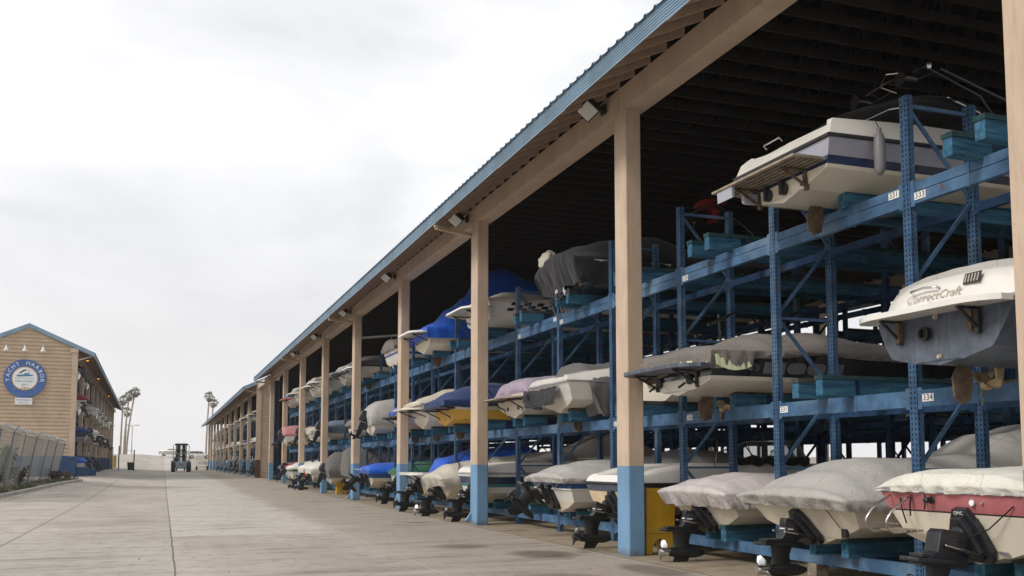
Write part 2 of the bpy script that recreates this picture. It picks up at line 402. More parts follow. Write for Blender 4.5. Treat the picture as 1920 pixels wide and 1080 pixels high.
floor = t.mix(t.ramp(fine, .3, .7), (.24, .185, .115), (.37, .305, .215))
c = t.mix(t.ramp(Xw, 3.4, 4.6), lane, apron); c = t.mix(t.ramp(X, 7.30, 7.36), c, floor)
c = t.mix(t.math('MULTIPLY', t.ramp(fine, .50, .66), .55), c, (.20, .18, .16))
c = t.mix(t.math('MULTIPLY', t.ramp(crs, .50, .68), .62), c, (.17, .15, .13))
c = t.mix(t.math('MULTIPLY', t.ramp(crs, .48, .30), .42), c, (.50, .475, .44))
c = t.mix(t.math('MULTIPLY', t.ramp(spk, .60, .74), .5), c, (.15, .13, .115))
# oil-dark patches along the racks
oil = t.ramp(t.noise(t.world((.45, .8, 1)), 1.0, 5, .6), .57, .68); band = t.math('MULTIPLY', t.ramp(X, 4.6, 6.3), t.ramp(X, 12, 8.6))
c = t.mix(t.math('MULTIPLY', t.math('MULTIPLY', oil, band), .72), c, (.075, .055, .038))
def ell(x, y, rx, ry):
    a = t.math('POWER', t.math('DIVIDE', t.math('SUBTRACT', X, x), rx), 2.); b = t.math('POWER', t.math('DIVIDE', t.math('SUBTRACT', Y, y), ry), 2.)
    return t.ramp(t.math('ADD', t.math('ADD', a, b), t.math('MULTIPLY', fine, .9)), 1.4, .6)
for (x, y, rx, ry, k) in ((6.3, 15.9, .75, .9, .75), (5.4, 17.9, .7, .7, .5), (5.2, 12.6, .8, .8, .5), (3.0, 14.5, 1.6, .5, .25), (-1.5, 28, 2.2, 2.0, .2), (6.9, 13.0, .5, 1.2, .6), (-1, 60, 4, 3.5, .35), (1.5, 95, 5, 6, .3)):
    c = t.mix(t.math('MULTIPLY', ell(x, y, rx, ry), k), c, (.085, .066, .05))
def line(src, at, w, k, cc, wobs=1.):
    global c
    d_ = t.math('ABSOLUTE', t.math('SUBTRACT', t.math('ADD', src, t.math('MULTIPLY', wob, wobs)), at))
    c = t.mix(t.math('MULTIPLY', t.ramp(d_, w, w*.35), k), c, cc)
DK = (.07, .06, .052)
line(X, .22, .021, .85, DK, .5); line(X, -2.85, .028, .8, DK, .12); line(X, -5.6, .03, .6, DK, .1)
line(X, 3.85, .018, .7, (.5, .46, .4), .05); line(X, 7.33, .035, .75, (.10, .085, .065), .1); line(X, 7.26, .03, .4, (.5, .45, .37), .1)
for y_ in (12.2, 22.25, 32.6, 43, 53.5, 64, 75, 86, 97, 108, 119, 130, 141, 152, 163): line(Y, y_, .022, .75, DK, .1)
for y_ in (15.0, 23.6, 32.1, 40.7): 
    pass
gr_ = t.noise(v, 150, 2, .6); c = t.mix(t.math('MULTIPLY', t.ramp(gr_, .55, .75), .35), c, (.16, .145, .13)); c = t.mix(t.math('MULTIPLY', t.ramp(gr_, .42, .25), .3), c, (.55, .52, .47))
hb = t.math('ADD', t.math('MULTIPLY', fine, .6), t.math('MULTIPLY', spk, .4))
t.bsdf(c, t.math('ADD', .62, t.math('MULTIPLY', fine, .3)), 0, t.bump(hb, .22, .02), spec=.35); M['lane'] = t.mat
xs = axis([(-14, 26, 1)]); ys = axis([(-12, 120, 2), (120, 330, 5)])
mb = MB(); mb.grid([[(x, y, ground_z(x, y)) for x in xs] for y in ys])
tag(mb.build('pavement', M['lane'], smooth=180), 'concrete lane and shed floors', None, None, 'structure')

# ------------------------------------------------------------------ sheds
SL = .45
def end_wall(W, zt, ridge_z, lap, m=0, zb=-.4, thick=.1, facing_y=-1, band=None):
    """lapped horizontal boards filling a gable; local x 0..W, face at y=0 looking along facing_y"""
    mb = MB(); z = zb
    while z < ridge_z-.05:
        z1 = min(z+lap, ridge_z)
        def ext(zz): 
            return 0. if zz <= zt else min(W/2-.02, (zz-zt)/SL)
        e0, e1 = ext(z), ext(z1)
        o = .035*-facing_y
        mm = m if band is None or z > band else 1
        a, b = (e0, W-e0), (e1, W-e1)
        y0, y1 = -o, 0.
        p = [(a[0], y0, z), (a[1], y0, z), (b[1], y1, z1), (b[0], y1, z1)]
        q = [(a[0], thick*-facing_y, z), (a[1], thick*-facing_y, z), (b[1], thick*-facing_y, z1), (b[0], thick*-facing_y, z1)]
        i = len(mb.v); mb.v += p+q
        for f in ((0,1,2,3),(7,6,5,4),(0,4,5,1),(1,5,6,2),(2,6,7,3),(3,7,4,0)): mb.face([i+k for k in f], mm)
        z = z1
    return mb
def make_shed(root, W, ncol, sp, zc, cw=(.31, .45), band='tanband', tanm='tan', truss_sp=.57, y_first=0., y_lead=0., y_tail=1.2, detail=True, zb=-.5, base=None, both=True):
    """local frame: x=0 lane face of the columns, +x into the shed, +y along the lane"""
    zbm = zc+.42; zr = lambda x: zbm+.22+SL*min(x, W-x)
    L0, L1 = y_first-y_lead, y_first+(ncol-1)*sp+cw[1]+y_tail
    OV = 1.12
    # columns
    cb = MB(); c = .02
    def col_mb(h0):
        mb = MB()
        for (z0, z1, m) in ((zb, 1.53, 1), (1.53, zc, 0)):
            x1, y1 = cw
            ring = [(c, 0), (x1-c, 0), (x1, c), (x1, y1-c), (x1-c, y1), (c, y1), (0, y1-c), (0, c)]
            i = len(mb.v); mb.v += [(p[0], p[1], z0) for p in ring]+[(p[0], p[1], z1) for p in ring]
            for j in range(8): mb.face((i+j, i+(j+1) % 8, i+8+(j+1) % 8, i+8+j), m)
            if m == 0: mb.face([i+8+j for j in range(8)], 0)
        return mb
    me = col_mb(0).mesh('column', [M[tanm], M[band]]); fix_normals(me)
    for i in range(ncol):
        put('column', me, root, (0, y_first+i*sp, 0))
        if both: put('column', me, root, (W-cw[0], y_first+i*sp, 0))
    # beams, one length per bay, over the column tops
    bb = MB(); bb.box((-.012, .012, .004), (cw[0]+.10, sp-.012, .42)); bme = bb.mesh('beam', [M[tanm]])
    for i in range(-1 if y_lead else 0, ncol-1):
        put('beam', bme, root, (0, y_first+cw[1]*.5+i*sp, zc))
        if both: put('beam', bme, root, (W-cw[0]-.1, y_first+cw[1]*.5+i*sp, zc))
    # trusses with rafter tails
    tb = MB(); th_ = .045
    def chord(x0, z0, x1, z1, h, m): tb.quad_ = None; tb.box((0,0,0),(1,1,1),m, Matrix(((x1-x0,0,0,x0),(0,th_,0,0),(z1-z0,0,h,z0),(0,0,0,1))))
    zt0 = zbm+.004
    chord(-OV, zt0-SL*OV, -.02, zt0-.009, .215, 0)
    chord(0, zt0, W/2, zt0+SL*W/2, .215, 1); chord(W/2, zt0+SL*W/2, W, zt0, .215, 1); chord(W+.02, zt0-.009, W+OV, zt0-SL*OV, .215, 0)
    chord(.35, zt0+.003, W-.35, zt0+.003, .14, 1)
    if detail:
        k = 5
        for j in range(1, k):
            x = W/2*j/k
            for s_ in (0, 1):
                xx = x if s_ == 0 else W-x
                tb.bar((xx, th_/2, zt0+.1), (xx, th_/2, zt0+SL*x+.05), .04, .09, 1, (1,0,0))
                x2 = W/2*(j+1)/k; xx2 = x2 if s_ == 0 else W-x2
                tb.bar((xx, th_/2+.004, zt0+.1), (xx2, th_/2+.004, zt0+SL*x2+.02), .035, .08, 1, (0,1,0))
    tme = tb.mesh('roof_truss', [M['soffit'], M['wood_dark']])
    ntr = int((L1-L0)/truss_sp); extra = MB()
    for i in range(ntr+1):
        y = L0+.05+i*truss_sp
        if i < 100: put('roof_truss', tme, root, (0, y, 0))
        else: extra.add(tb, Matrix.Translation((0, y, 0)))
    if extra.v: tag(extra.build('roof_truss', [M['soffit'], M['wood_dark']], root, fix=False), kind='stuff')
    # roof boards and ribbed metal
    mb = MB(); dz = .222
    for s_ in (0, 1):
        f = (lambda x: x) if s_ == 0 else (lambda x: W-x)
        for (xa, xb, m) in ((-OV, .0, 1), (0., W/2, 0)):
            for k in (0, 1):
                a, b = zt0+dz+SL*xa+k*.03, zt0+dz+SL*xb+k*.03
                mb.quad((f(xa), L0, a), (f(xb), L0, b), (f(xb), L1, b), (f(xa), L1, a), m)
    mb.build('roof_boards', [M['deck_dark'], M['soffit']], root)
    mb = MB(); n = int((L1-L0)/.3); ys_ = []
    for i in range(n):
        y = L0-.03+i*(L1-L0+.06)/n; ys_ += [(y, 0), (y+.20, 0), (y+.225, .035), (y+.265, .035), (y+.29, 0)]
    ys_.append((L1+.03, 0))
    for s_ in (0, 1):
        f = (lambda x: x) if s_ == 0 else (lambda x: W-x)
        rows = [[(f(x), y, zt0+dz+.034+SL*x+h) for (y, h) in ys_] for x in (-OV-.05, W/2)]
        mb.grid(rows)
    mb.build('metal_roof', M['roofblue'], root, fix=False)
    # fascia: ribbed blue sheet in lengths
    for s_ in ((0, 1) if both else (0,)):
        fb = MB(); y = L0-.02
        while y < L1:
            y2 = min(y+3.6, L1+.02); off = rnd.uniform(-.012, .012)
            prof = []
            for j in range(7):
                z = zt0-SL*OV-.05+j*.045+off; prof += [(z, -.0), (z+.034, -.0), (z+.038, -.012), (z+.045, -.0)]
            prof = [(z, p) for z, p in prof]
            x = -OV-.004
            rows = [[((x+p) if s_ == 0 else (W-x-p), yy, z) for z, p in prof] for yy in (y+.006, y2-.004)]
            fb.grid(rows)
            xb_ = -OV-.002 if s_ == 0 else W+OV+.002
            fb.quad((xb_, y, prof[0][0]-.01), (xb_, y2, prof[0][0]-.01), (xb_, y2, prof[-1][0]), (xb_, y, prof[-1][0]))
            y = y2
        fb.build('fascia', M['roofblue'], root, fix=False)
    return dict(zbm=zbm, zt0=zt0, OV=OV, L0=L0, L1=L1, ridge=zt0+SL*W/2)
def rake_board(root, W, info, y, sgn=-1):
    mb = MB(); OV = info['OV']; z0 = info['zt0']
    for s_ in (0, 1):
        f = (lambda x: x) if s_ == 0 else (lambda x: W-x)
        a = (f(-OV-.03), z0-SL*(OV+.03)-.03); b = (f(W/2), z0+SL*W/2-.03); yb = y+sgn*.05
        pr = [(a[0], y, a[1]), (b[0], y, b[1]), (b[0], y, b[1]+.30), (a[0], y, a[1]+.30)]
        i = len(mb.v); mb.v += pr+[(p[0], yb, p[2]) for p in pr]
        for q in ((0,1,2,3),(7,6,5,4),(0,4,5,1),(1,5,6,2),(2,6,7,3),(3,7,4,0)): mb.face([i+k for k in q])
    mb.build('rake_board', M['roofblue'], root)

PX, PY, SP = 7.5, 15.02, 8.55
W1 = 17.4
near_shed = thing('boat_shed', 'long open-sided tan shed with blue eaves and square columns, nearest on the right', 'boat shed', (PX, PY, 0))
inf = make_shed(near_shed, W1, 9, SP, 7.82, y_first=-SP, y_lead=2.2, y_tail=.9)
# gutters' drain pipes down every other column
for i in (1, 3, 5, 7):
    y = i*SP+.62; mb = MB()
    mb.bar((-1.06, y-.45, 7.60), (-1.06, y-.45, 7.74), .09, .09, 0); mb.bar((-1.06, y-.45, 7.60), (.06, y-.02, 7.58), .10, .09, 0)
    mb.box((.02, y-.14, 1.53), (.12, y-.03, 7.62), 0); mb.box((.02, y-.14, .25), (.12, y-.03, 1.53), 1)
    mb.bar((.07, y-.085, .29), (-.1, y-.085, .06), .11, .10, 1)
    mb.build('drain_pipe', [M['tan'], M['tanband']], near_shed)
# inner end wall of the near shed
yE = 7*SP+.9
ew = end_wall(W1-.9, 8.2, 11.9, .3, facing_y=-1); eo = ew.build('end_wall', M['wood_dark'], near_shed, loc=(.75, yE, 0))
mb = MB(); mb.box((.42, yE-.12, -.3), (.72, yE+.12, 7.8)); mb.build('end_post', M['rackshade_deep'], near_shed)

far_shed = thing('boat_shed', 'open tan boat shed beyond the near shed, its sided wall with a rust red foot', 'boat shed', (7.2, 82.3, .27), 0)
inf2 = make_shed(far_shed, W1, 11, 9.1, 7.3, y_first=0, y_lead=.5, y_tail=.8, band='tanband', truss_sp=.91, detail=False, both=False, zb=-.6)
end_wall(W1, inf2['zt0'], inf2['ridge'], .28).build('end_wall', M['siding'], far_shed, loc=(0, -.42, 0))
mb = MB(); mb.box((-.10, -.5, 1.5), (.3, -.42, 7.7), 0); mb.box((-.10, -.5, -.4), (.3, -.42, 1.5), 1); mb.build('corner_board', [M['tan'], M['brownpost']], far_shed)
rake_board(far_shed, W1, inf2, -.53)
mb = MB(); mb.bar((-1.05, -.2, 7.2), (0, .1, 7.0), .09, .09); mb.bar((-1.1, 27, 7.2), (0, 27.3, 7.0), .09, .09); mb.build('drain_pipe', M['tan'], far_shed)

LW = 6.4
left_shed = thing('boat_shed', 'tall narrow tan boat shed whose sided gable bears the round harbour sign', 'boat shed', (-6.0, 76.2, .55), R(180.75))
LSP = 8.0; LN = 11
inf3 = make_shed(left_shed, LW, LN, LSP, 8.75, y_first=-(LN-1)*LSP-.6, y_lead=.8, y_tail=.15, band='navyband', truss_sp=1.0, detail=False, both=False, zb=-.6)
end_wall(LW, inf3['zt0'], inf3['ridge'], .27, facing_y=1, band=1.42).build('end_wall', [M['siding'], M['navyband']], left_shed, loc=(0, .02, 0))
mb = MB(); mb.box((-.04, .03, 1.45), (.34, .09, 9.1), 0); mb.box((-.06, .0, 8.9), (.45, .14, 9.2), 0); mb.box((-.04, .03, -.5), (.34, .09, 1.45), 1); mb.build('corner_board', [M['tan'], M['navyband']], left_shed)
rake_board(left_shed, LW, inf3, .12, 1)
mb = MB(); mb.bar((-1.02, -.25, 8.72), (0, .0, 8.35), .09, .09); mb.build('drain_pipe', M['tan'], left_shed)
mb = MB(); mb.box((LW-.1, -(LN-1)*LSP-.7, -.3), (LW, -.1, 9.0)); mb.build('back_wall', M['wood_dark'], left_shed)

# flood lights under the eave of the near shed
for k, (i, lb) in enumerate(((0, 'black flood lamp under the eave, largest of its row, beside the nearest full column'),
        (1, 'black flood lamp under the eave just above the drain pipe on the second full column'),
        (2, 'black flood lamp under the eave at the third full column'),
        (3, 'black flood lamp under the eave at the fourth full column'),
        (4, 'black flood lamp under the eave at the fifth full column'),
        (5, 'small black flood lamp at the farthest columns of the near shed'))):
    if k == 0:
        fl = thing('flood_light', lb, 'flood light', (PX-.03, PY+.75, 7.98), 0, 'flood lamps along the eave')
        mb = MB(); mb.bar((0, 0, .1), (-.28, 0, .0), .04, .04); mb.box((-.06, -.07, -.02), (0, .07, .16)); mb.build('bracket', M['dark'], fl)
        Mx = Matrix.Translation((-.34, -.02, .02)) @ Matrix.Rotation(R(38), 4, 'Y') @ Matrix.Rotation(R(-32), 4, 'X')
        mb = MB(); mb.prism([(-.16, -.07), (.16, -.07), (.12, .09), (-.12, .09)], -.17, .17, 0, Mx @ Matrix.Translation((0, 0, .02)))
        for q in range(6): mb.box((-.1, -.15+q*.055, .1), (.1, -.135+q*.055, .15), 0, Mx)
        h_ = mb.build('housing', M['dark'], fl)
        mb = MB(); mb.box((-.135, -.145, -.062), (.135, .145, -.054), 0, Mx); mb.build('lens', M['lampglass'], h_)
        fl0 = fl
    else:
        c_ = copy_tree(fl0); c_.location = (PX-.03, PY+i*SP+.75, 7.98); c_['label'] = lb

# ------------------------------------------------------------------ racks
BAY, RX, RY = 2.85, 8.7, 9.54         # bay pitch, front face x, y of the post beside the empty top bay
ROWS = (0., 1.02, 4.55, 5.57)
LV = ((.18, .35), (2.27, 2.475), (4.785, 5.055))
def post_mb(h):
    mb = MB(); mb.box((-.045, -.065, 0), (.0, .065, h)); mb.box((.0005, -.065, 0), (.05, -.045, h)); mb.box((.0005, .045, 0), (.05, .065, h)); mb.box((-.08, -.1, 0), (.09, .1, .012)); return mb
def beam_mb(z0, z1, L, step, slim=False):
    mb = MB(); w_ = .05
    if slim: z1 = z0+.115; step = False
    if step:
        zm = z0+(z1-z0)*.52
        mb.box((-.03, 0, z0), (w_, L, zm)); mb.box((-.005, 0, zm-.001), (w_-.001, L, zm+.014)); mb.box((-.024, 0, zm+.013), (w_, L, z1))
    else: mb.box((-.03, 0, z0), (w_, L, z1))
    for y in (.02, L-.02): mb.box((-.034, y-.05, z0-.03), (-.0302, y+.05, z1+.03))
    for y in (L*.37, L*.66): mb.box((-.035, y-.018, z0-.012), (w_+.006, y+.018, z1+.012))
    return mb
def brace_mb(x0, x1, h, n=5):
    mb = MB(); z = h-.12; mb.bar((x0, 0, z), (x1, 0, z), .035, .045)
    k = 0; st = (h-.5)/n
    for j in range(n):
        a, b = z-j*st, z-(j+1)*st
        p, q = (x0, x1) if j % 2 == 0 else (x1, x0)
        mb.bar((p, 0, a-.05), (q, 0, b+.05), .035, .045)
        if j in (1, 3): mb.bar((x0, .02, b-.02), (x1, .02, b-.02), .035, .04)
    return mb
def make_rack(root, i0, i1, rows=ROWS, cap=100, bunks=True):
    """posts i0..i1, bays between; local x from the front face, local y = bay pitch * index"""
    PM = post_mb(6.2); pm = PM.mesh('upright', [M['post']])
    PB = post_mb(6.2); pmd = PB.mesh('upright', [M['rackshade_deep']])
    cnt = {}
    rest = {}
    def part(name, me, mbuf, loc, mat):
        cnt[name] = cnt.get(name, 0)+1
        if cnt[name] <= cap: return put(name, me, root, loc)
        key = (name, mat.name)
        rest.setdefault(key, (MB(), mat))[0].add(mbuf, Matrix.Translation(loc)); return None
    BR = brace_mb(.05, rows[1]-.05, 6.2); brm = BR.mesh('brace', [M['beam']]); pmm = PM.mesh('upright', [M['post']])
    BR2 = brace_mb(.05, rows[1]-.05, 6.2); brm2 = BR2.mesh('brace', [M['rackshade_deep']])
    bl = []; bs = []
    for li, (z0, z1) in enumerate(LV):
        a = beam_mb(z0, z1, BAY-.135, li == 2); bl.append((a, a.mesh('beam', [M['beam']]), None))
        a = beam_mb(z0, z1, BAY-.135, False, True); bs.append((a, a.mesh('beam', [M['rackshade_mid']]), a.mesh('beam', [M['rackshade_deep']])))
    for i in range(i0, i1+1):
        y = i*BAY
        for r, x in enumerate(rows):
            part('upright', pm if r < 2 else pmd, PM, (x, y, 0), M['post'] if r < 2 else M['rackshade_deep'])
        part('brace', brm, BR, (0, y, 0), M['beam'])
        if len(rows) > 2: part('brace', brm2, BR2, (rows[2], y, 0), M['rackshade_deep'])
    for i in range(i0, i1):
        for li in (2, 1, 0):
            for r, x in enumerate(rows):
                q_ = bl[li] if r == 0 else bs[li]; part('beam', q_[1 if r < 2 else 2], q_[0], (x, i*BAY+.067, 0), M['beam'] if r < 2 else M['rackshade_deep'])
    if bunks:
        k = 0
        for i in range(i0, i1):
            for li, zt in ((2, 5.30), (1, 2.745), (0, .60)):
                for s_ in (-1, 1):
                    y = (i+.5)*BAY+s_*.28; mb = MB(); x0 = -.52 + (rnd.uniform(-.06, .06)) + (.25 if li == 0 else 0); x0 = {(2, 2): -.10, (1, 1): .45, (3, 1): -.05}.get((i+2 if i0 == -2 else -9, li), x0); x1 = 5.9
                    top = zt if li else .60; h = .27 if li else .26
                    bt = M['bunk']; ct = M['carpetgrey'] if (i >= 3 and li == 2) or rnd.random() < .25 else M['carpet']
                    mb.box((x0, y-.07, top-h), (x1, y+.07, top-.06), 0); mb.box((x0-.012, y-.085, top-.058), (x1, y+.085, top), 1)
                    if rnd.random() < .6: mb.box((x0+.5+rnd.random(), y-.0745, top-h-.03), (x0+.58+rnd.random()*.01, y+.0745, top-.06), 2)
                    # cross bearers carried by the beams
                    k += 1
                    if k <= cap: mb.build('bunk', [bt, ct, M['rackshade_deep']], root)
                    else:
                        q = rest.setdefault(('bunk', 'b'), (MB(), [bt, ct, M['rackshade_deep']])); q[0].add(mb, Matrix.Identity(4))
    for (n_, _), (mbuf, mt) in rest.items():
        tag(mbuf.build(n_, mt, root, fix=False), kind='stuff')
front_rack = thing('boat_rack', 'blue steel boat rack of three tiers along the lane side of the near shed', 'boat rack', (RX, RY, 0))
make_rack(front_rack, -2, 22)
back_rack = thing('boat_rack', 'shaded blue boat rack at the back of the near shed, seen through the front rack', 'boat rack', (2*PX+W1-RX, RY, 0), R(180))
make_rack(back_rack, -13, 2, bunks=True)
def simple_rack(name, label, loc, rz, n, pitch, levels, depth=5):
    rk = thing(name, label, 'boat rack', loc, rz); mb = MB()
    top = levels[-1]+1.1
    for i in range(n+1):
        y = i*pitch
        for x in (0, 1.0, depth): mb.box((x-.05, y-.06, -.4), (x+.05, y+.06, top))
        mb.bar((0, y, top-.3), (1., y, top-1.6), .04, .04)
    mb.build('upright', M['rackshade_deep'], rk); mb = MB()
    for z in levels:
        for x in (0, 1.0, depth): mb.box((x-.04, .06, z-.2), (x+.04, n*pitch-.06, z))
    mb.build('beam', M['rackshade_deep'], rk); mb = MB()
    for i in range(n):
        for z in levels:
            for s_ in (-1, 1): mb.box((-.4, (i+.5)*pitch+s_*.28-.07, z+.002), (depth, (i+.5)*pitch+s_*.28+.07, z+.25))
    mb.build('bunk', M['bunk'], rk); return rk
far_rack = simple_rack('boat_rack', 'blue boat rack inside the far right shed', (8.4, 83.0, .27), 0, 32, 3.03, (.3, 2.4, 4.9))
left_rack = simple_rack('boat_rack', 'blue boat rack inside the tall narrow shed on the left', (-7.1, 76.0, .55), R(180.75), 1, 1, (.3,)) if False else None
# number plates on the beams
def plate(txt, y, z, wd=.185):
    pl = MB(); pl.box((-.040, y-wd/2, z-.047), (-.0355, y+wd/2, z+.047)); p = pl.build('number_plate', M['sign_white'], front_rack)
    mb = MB(); mb.add(text_mb(txt, .105, .001, 0, 1.05), facing((-.0415, y, z), (0, -1, 0), (0, 0, 1))); mb.build('digits', M['dark'], p, fix=False)
plate('331', .22, 4.98); plate('333', -.23, 4.87); plate('334', -.24, 2.375); plate('331', 2.85-.2, 2.375); plate('328', 5.7-.22, 4.86); plate('326', 5.7-.3, 2.375); plate('325', 8.55-.2, 2.375); plate('323', 11.4-.2, 4.86); plate('322', 11.4+.2, 4.97); plate('320', 14.25-.2, 4.86)
# ------------------------------------------------------------------ boats
def hull_geo(s):
    """returns station function: t -> dict(x, kz, cb, cz, hb, sz)"""
    L, hb, ch, dead, sh = s['L'], s['hb'], s['ch'], s['dead'], s['sh']
    fine = s.get('fine', .42)
    def st(t):
        k = max(0., (t-fine)/(1-fine)); k2 = max(0., (t-.25)/.75)
        B = hb*(1-.97*k**2.3)*(1+.05*math.sin(math.pi*min(1, t*1.6))); C = ch*(1-.99*k2**2.0)
        kz = (sh*.80)*max(0., (t-.62)/.38)**2.2; cz = dead+(sh*.95-dead)*k2**2.6
        sz = sh*(1+.10*t*t)
        return dict(x=L*t, kz=kz, cb=min(C, B), cz=max(cz, kz), hb=B, sz=max(sz, cz+.01))
    return st
TLEAN = [0.]
def hull_mesh(s, root):
    TLEAN[0] = math.atan2(s.get('rake', .18), s['sh'])
    st = hull_geo(s); n = s.get('n', 22); rows = s['rows']; rake = s.get('rake', .18)
    mats = []; 
    def mi(nm):
        if nm not in mats: mats.append(nm)
        return mats.index(nm)
    bot = mi(s.get('bottom', rows[0][1])); dk = mi(s.get('deckm', 'white'))
    half = []
    for i in range(n):
        t = (i/(n-1))**.92; q = st(t)
        def X(z): return q['x']-rake*(z/s['sh'])*max(0., 1-t*5)
        P = [(X(q['kz']), 0, q['kz'])]
        for f, dz in ((.42, 0), (.46, -.018), (.93, 0), (1., .012)):
            z = lerp(q['kz'], q['cz'], f)+dz*(1-t); P.append((X(z), q['cb']*f, z))
        fr = [0.]+[r[0] for r in rows]
        for f in fr[1:]:
            z = lerp(q['cz'], q['sz'], f); y = lerp(q['cb'], q['hb'], f**.85)
            P.append((X(z), y, z))
        half.append(P)
    nb = 5; m = len(half[0]); mb = MB()
    ids = []
    for P in half:
        rowp = [mb.vert(p) for p in P]; rown = [rowp[0]]+[mb.vert((p[0], -p[1], p[2])) for p in P[1:]]
        ids.append((rowp, rown))
    def mt(j): return bot if j < nb-1 else mi(rows[j-(nb-1)][1])
    for a, b in zip(ids, ids[1:]):
        for j in range(m-1):
            mb.face((a[0][j], b[0][j], b[0][j+1], a[0][j+1]), mt(j)); mb.face((a[1][j+1], b[1][j+1], b[1][j], a[1][j]), mt(j))
        mb.face((a[0][m-1], b[0][m-1], b[1][m-1], a[1][m-1]), dk)
    a = ids[0]
    trm = s.get('transom', {})
    for j in range(m-1):
        mm = mi(trm['all']) if 'all' in trm else mt(j)
        if j == 0: mb.face((a[0][0], a[0][1], a[1][1]), mm)
        else: mb.face((a[0][j], a[0][j+1], a[1][j+1], a[1][j]), mm)
    o = mb.build('hull', [M[k] for k in mats], root, smooth=26)
    return st
def rail(s, st, root, mat='dark', dz=0., r=.022, frac=1., name='rub_rail'):
    pts = []; rake = s.get('rake', .18); n = 18
    for sg in (1, -1):
        seg = []
        for i in range(n):
            t = (i/(n-1))**.92*.985; q = st(t); z = lerp(q['cz'], q['sz'], frac)+dz; y = lerp(q['cb'], q['hb'], frac**.85)+r*.4
            seg.append((q['x']-rake*(z/s['sh'])*max(0., 1-t*5)-(r*.4 if i == 0 else 0), sg*y, z))
        pts += seg[::-1] if sg == 1 else seg
    mb = MB(); mb.tube(pts, r, n=6); return mb.build(name, M[mat], root, smooth=60)
def top_deck(s, st, root, h=.26, tum=.16, mats=('white', 'grey'), prof=None, t0=.0, t1=.97, name='deck', bevel_w=.05):
    """white upper moulding standing on the sheer, with a recessed middle"""
    mb = MB(); n = 16; rows = []; rake = s.get('rake', .18)
    for i in range(n):
        t = t0+(t1-t0)*i/(n-1); q = st(t); hh = h*(interp(prof, t) if prof else 1.); y = q['hb']; sz = q['sz']+.003
        dx = -rake*(sz/s['sh'])*max(0., 1-t*5); x = q['x']+dx; lift = .30*hh*max(0, 1-i/1.5)
        x2 = x+(.55*hh if i == 0 else 0)
        half = [(x, y+.01, sz), (x+(x2-x)*.5, max(.02, y-tum*.4), sz+hh*.75), (x2, max(.02, y-tum), sz+hh), (x2, max(.015, y-tum-.12), sz+hh+.01), (x2+.03, max(.01, (y-tum-.17)), sz+hh*.86), (x2+.03, 0, sz+hh*.92)]
        rows.append(half+[(p[0], -p[1], p[2]) for p in half[-2::-1]])
    mb.grid(rows)
    mb.poly([p for p in rows[0]]); mb.poly([p for p in rows[-1]][::-1])
    return mb.build(name, [M[k] for k in mats], root, smooth=42)
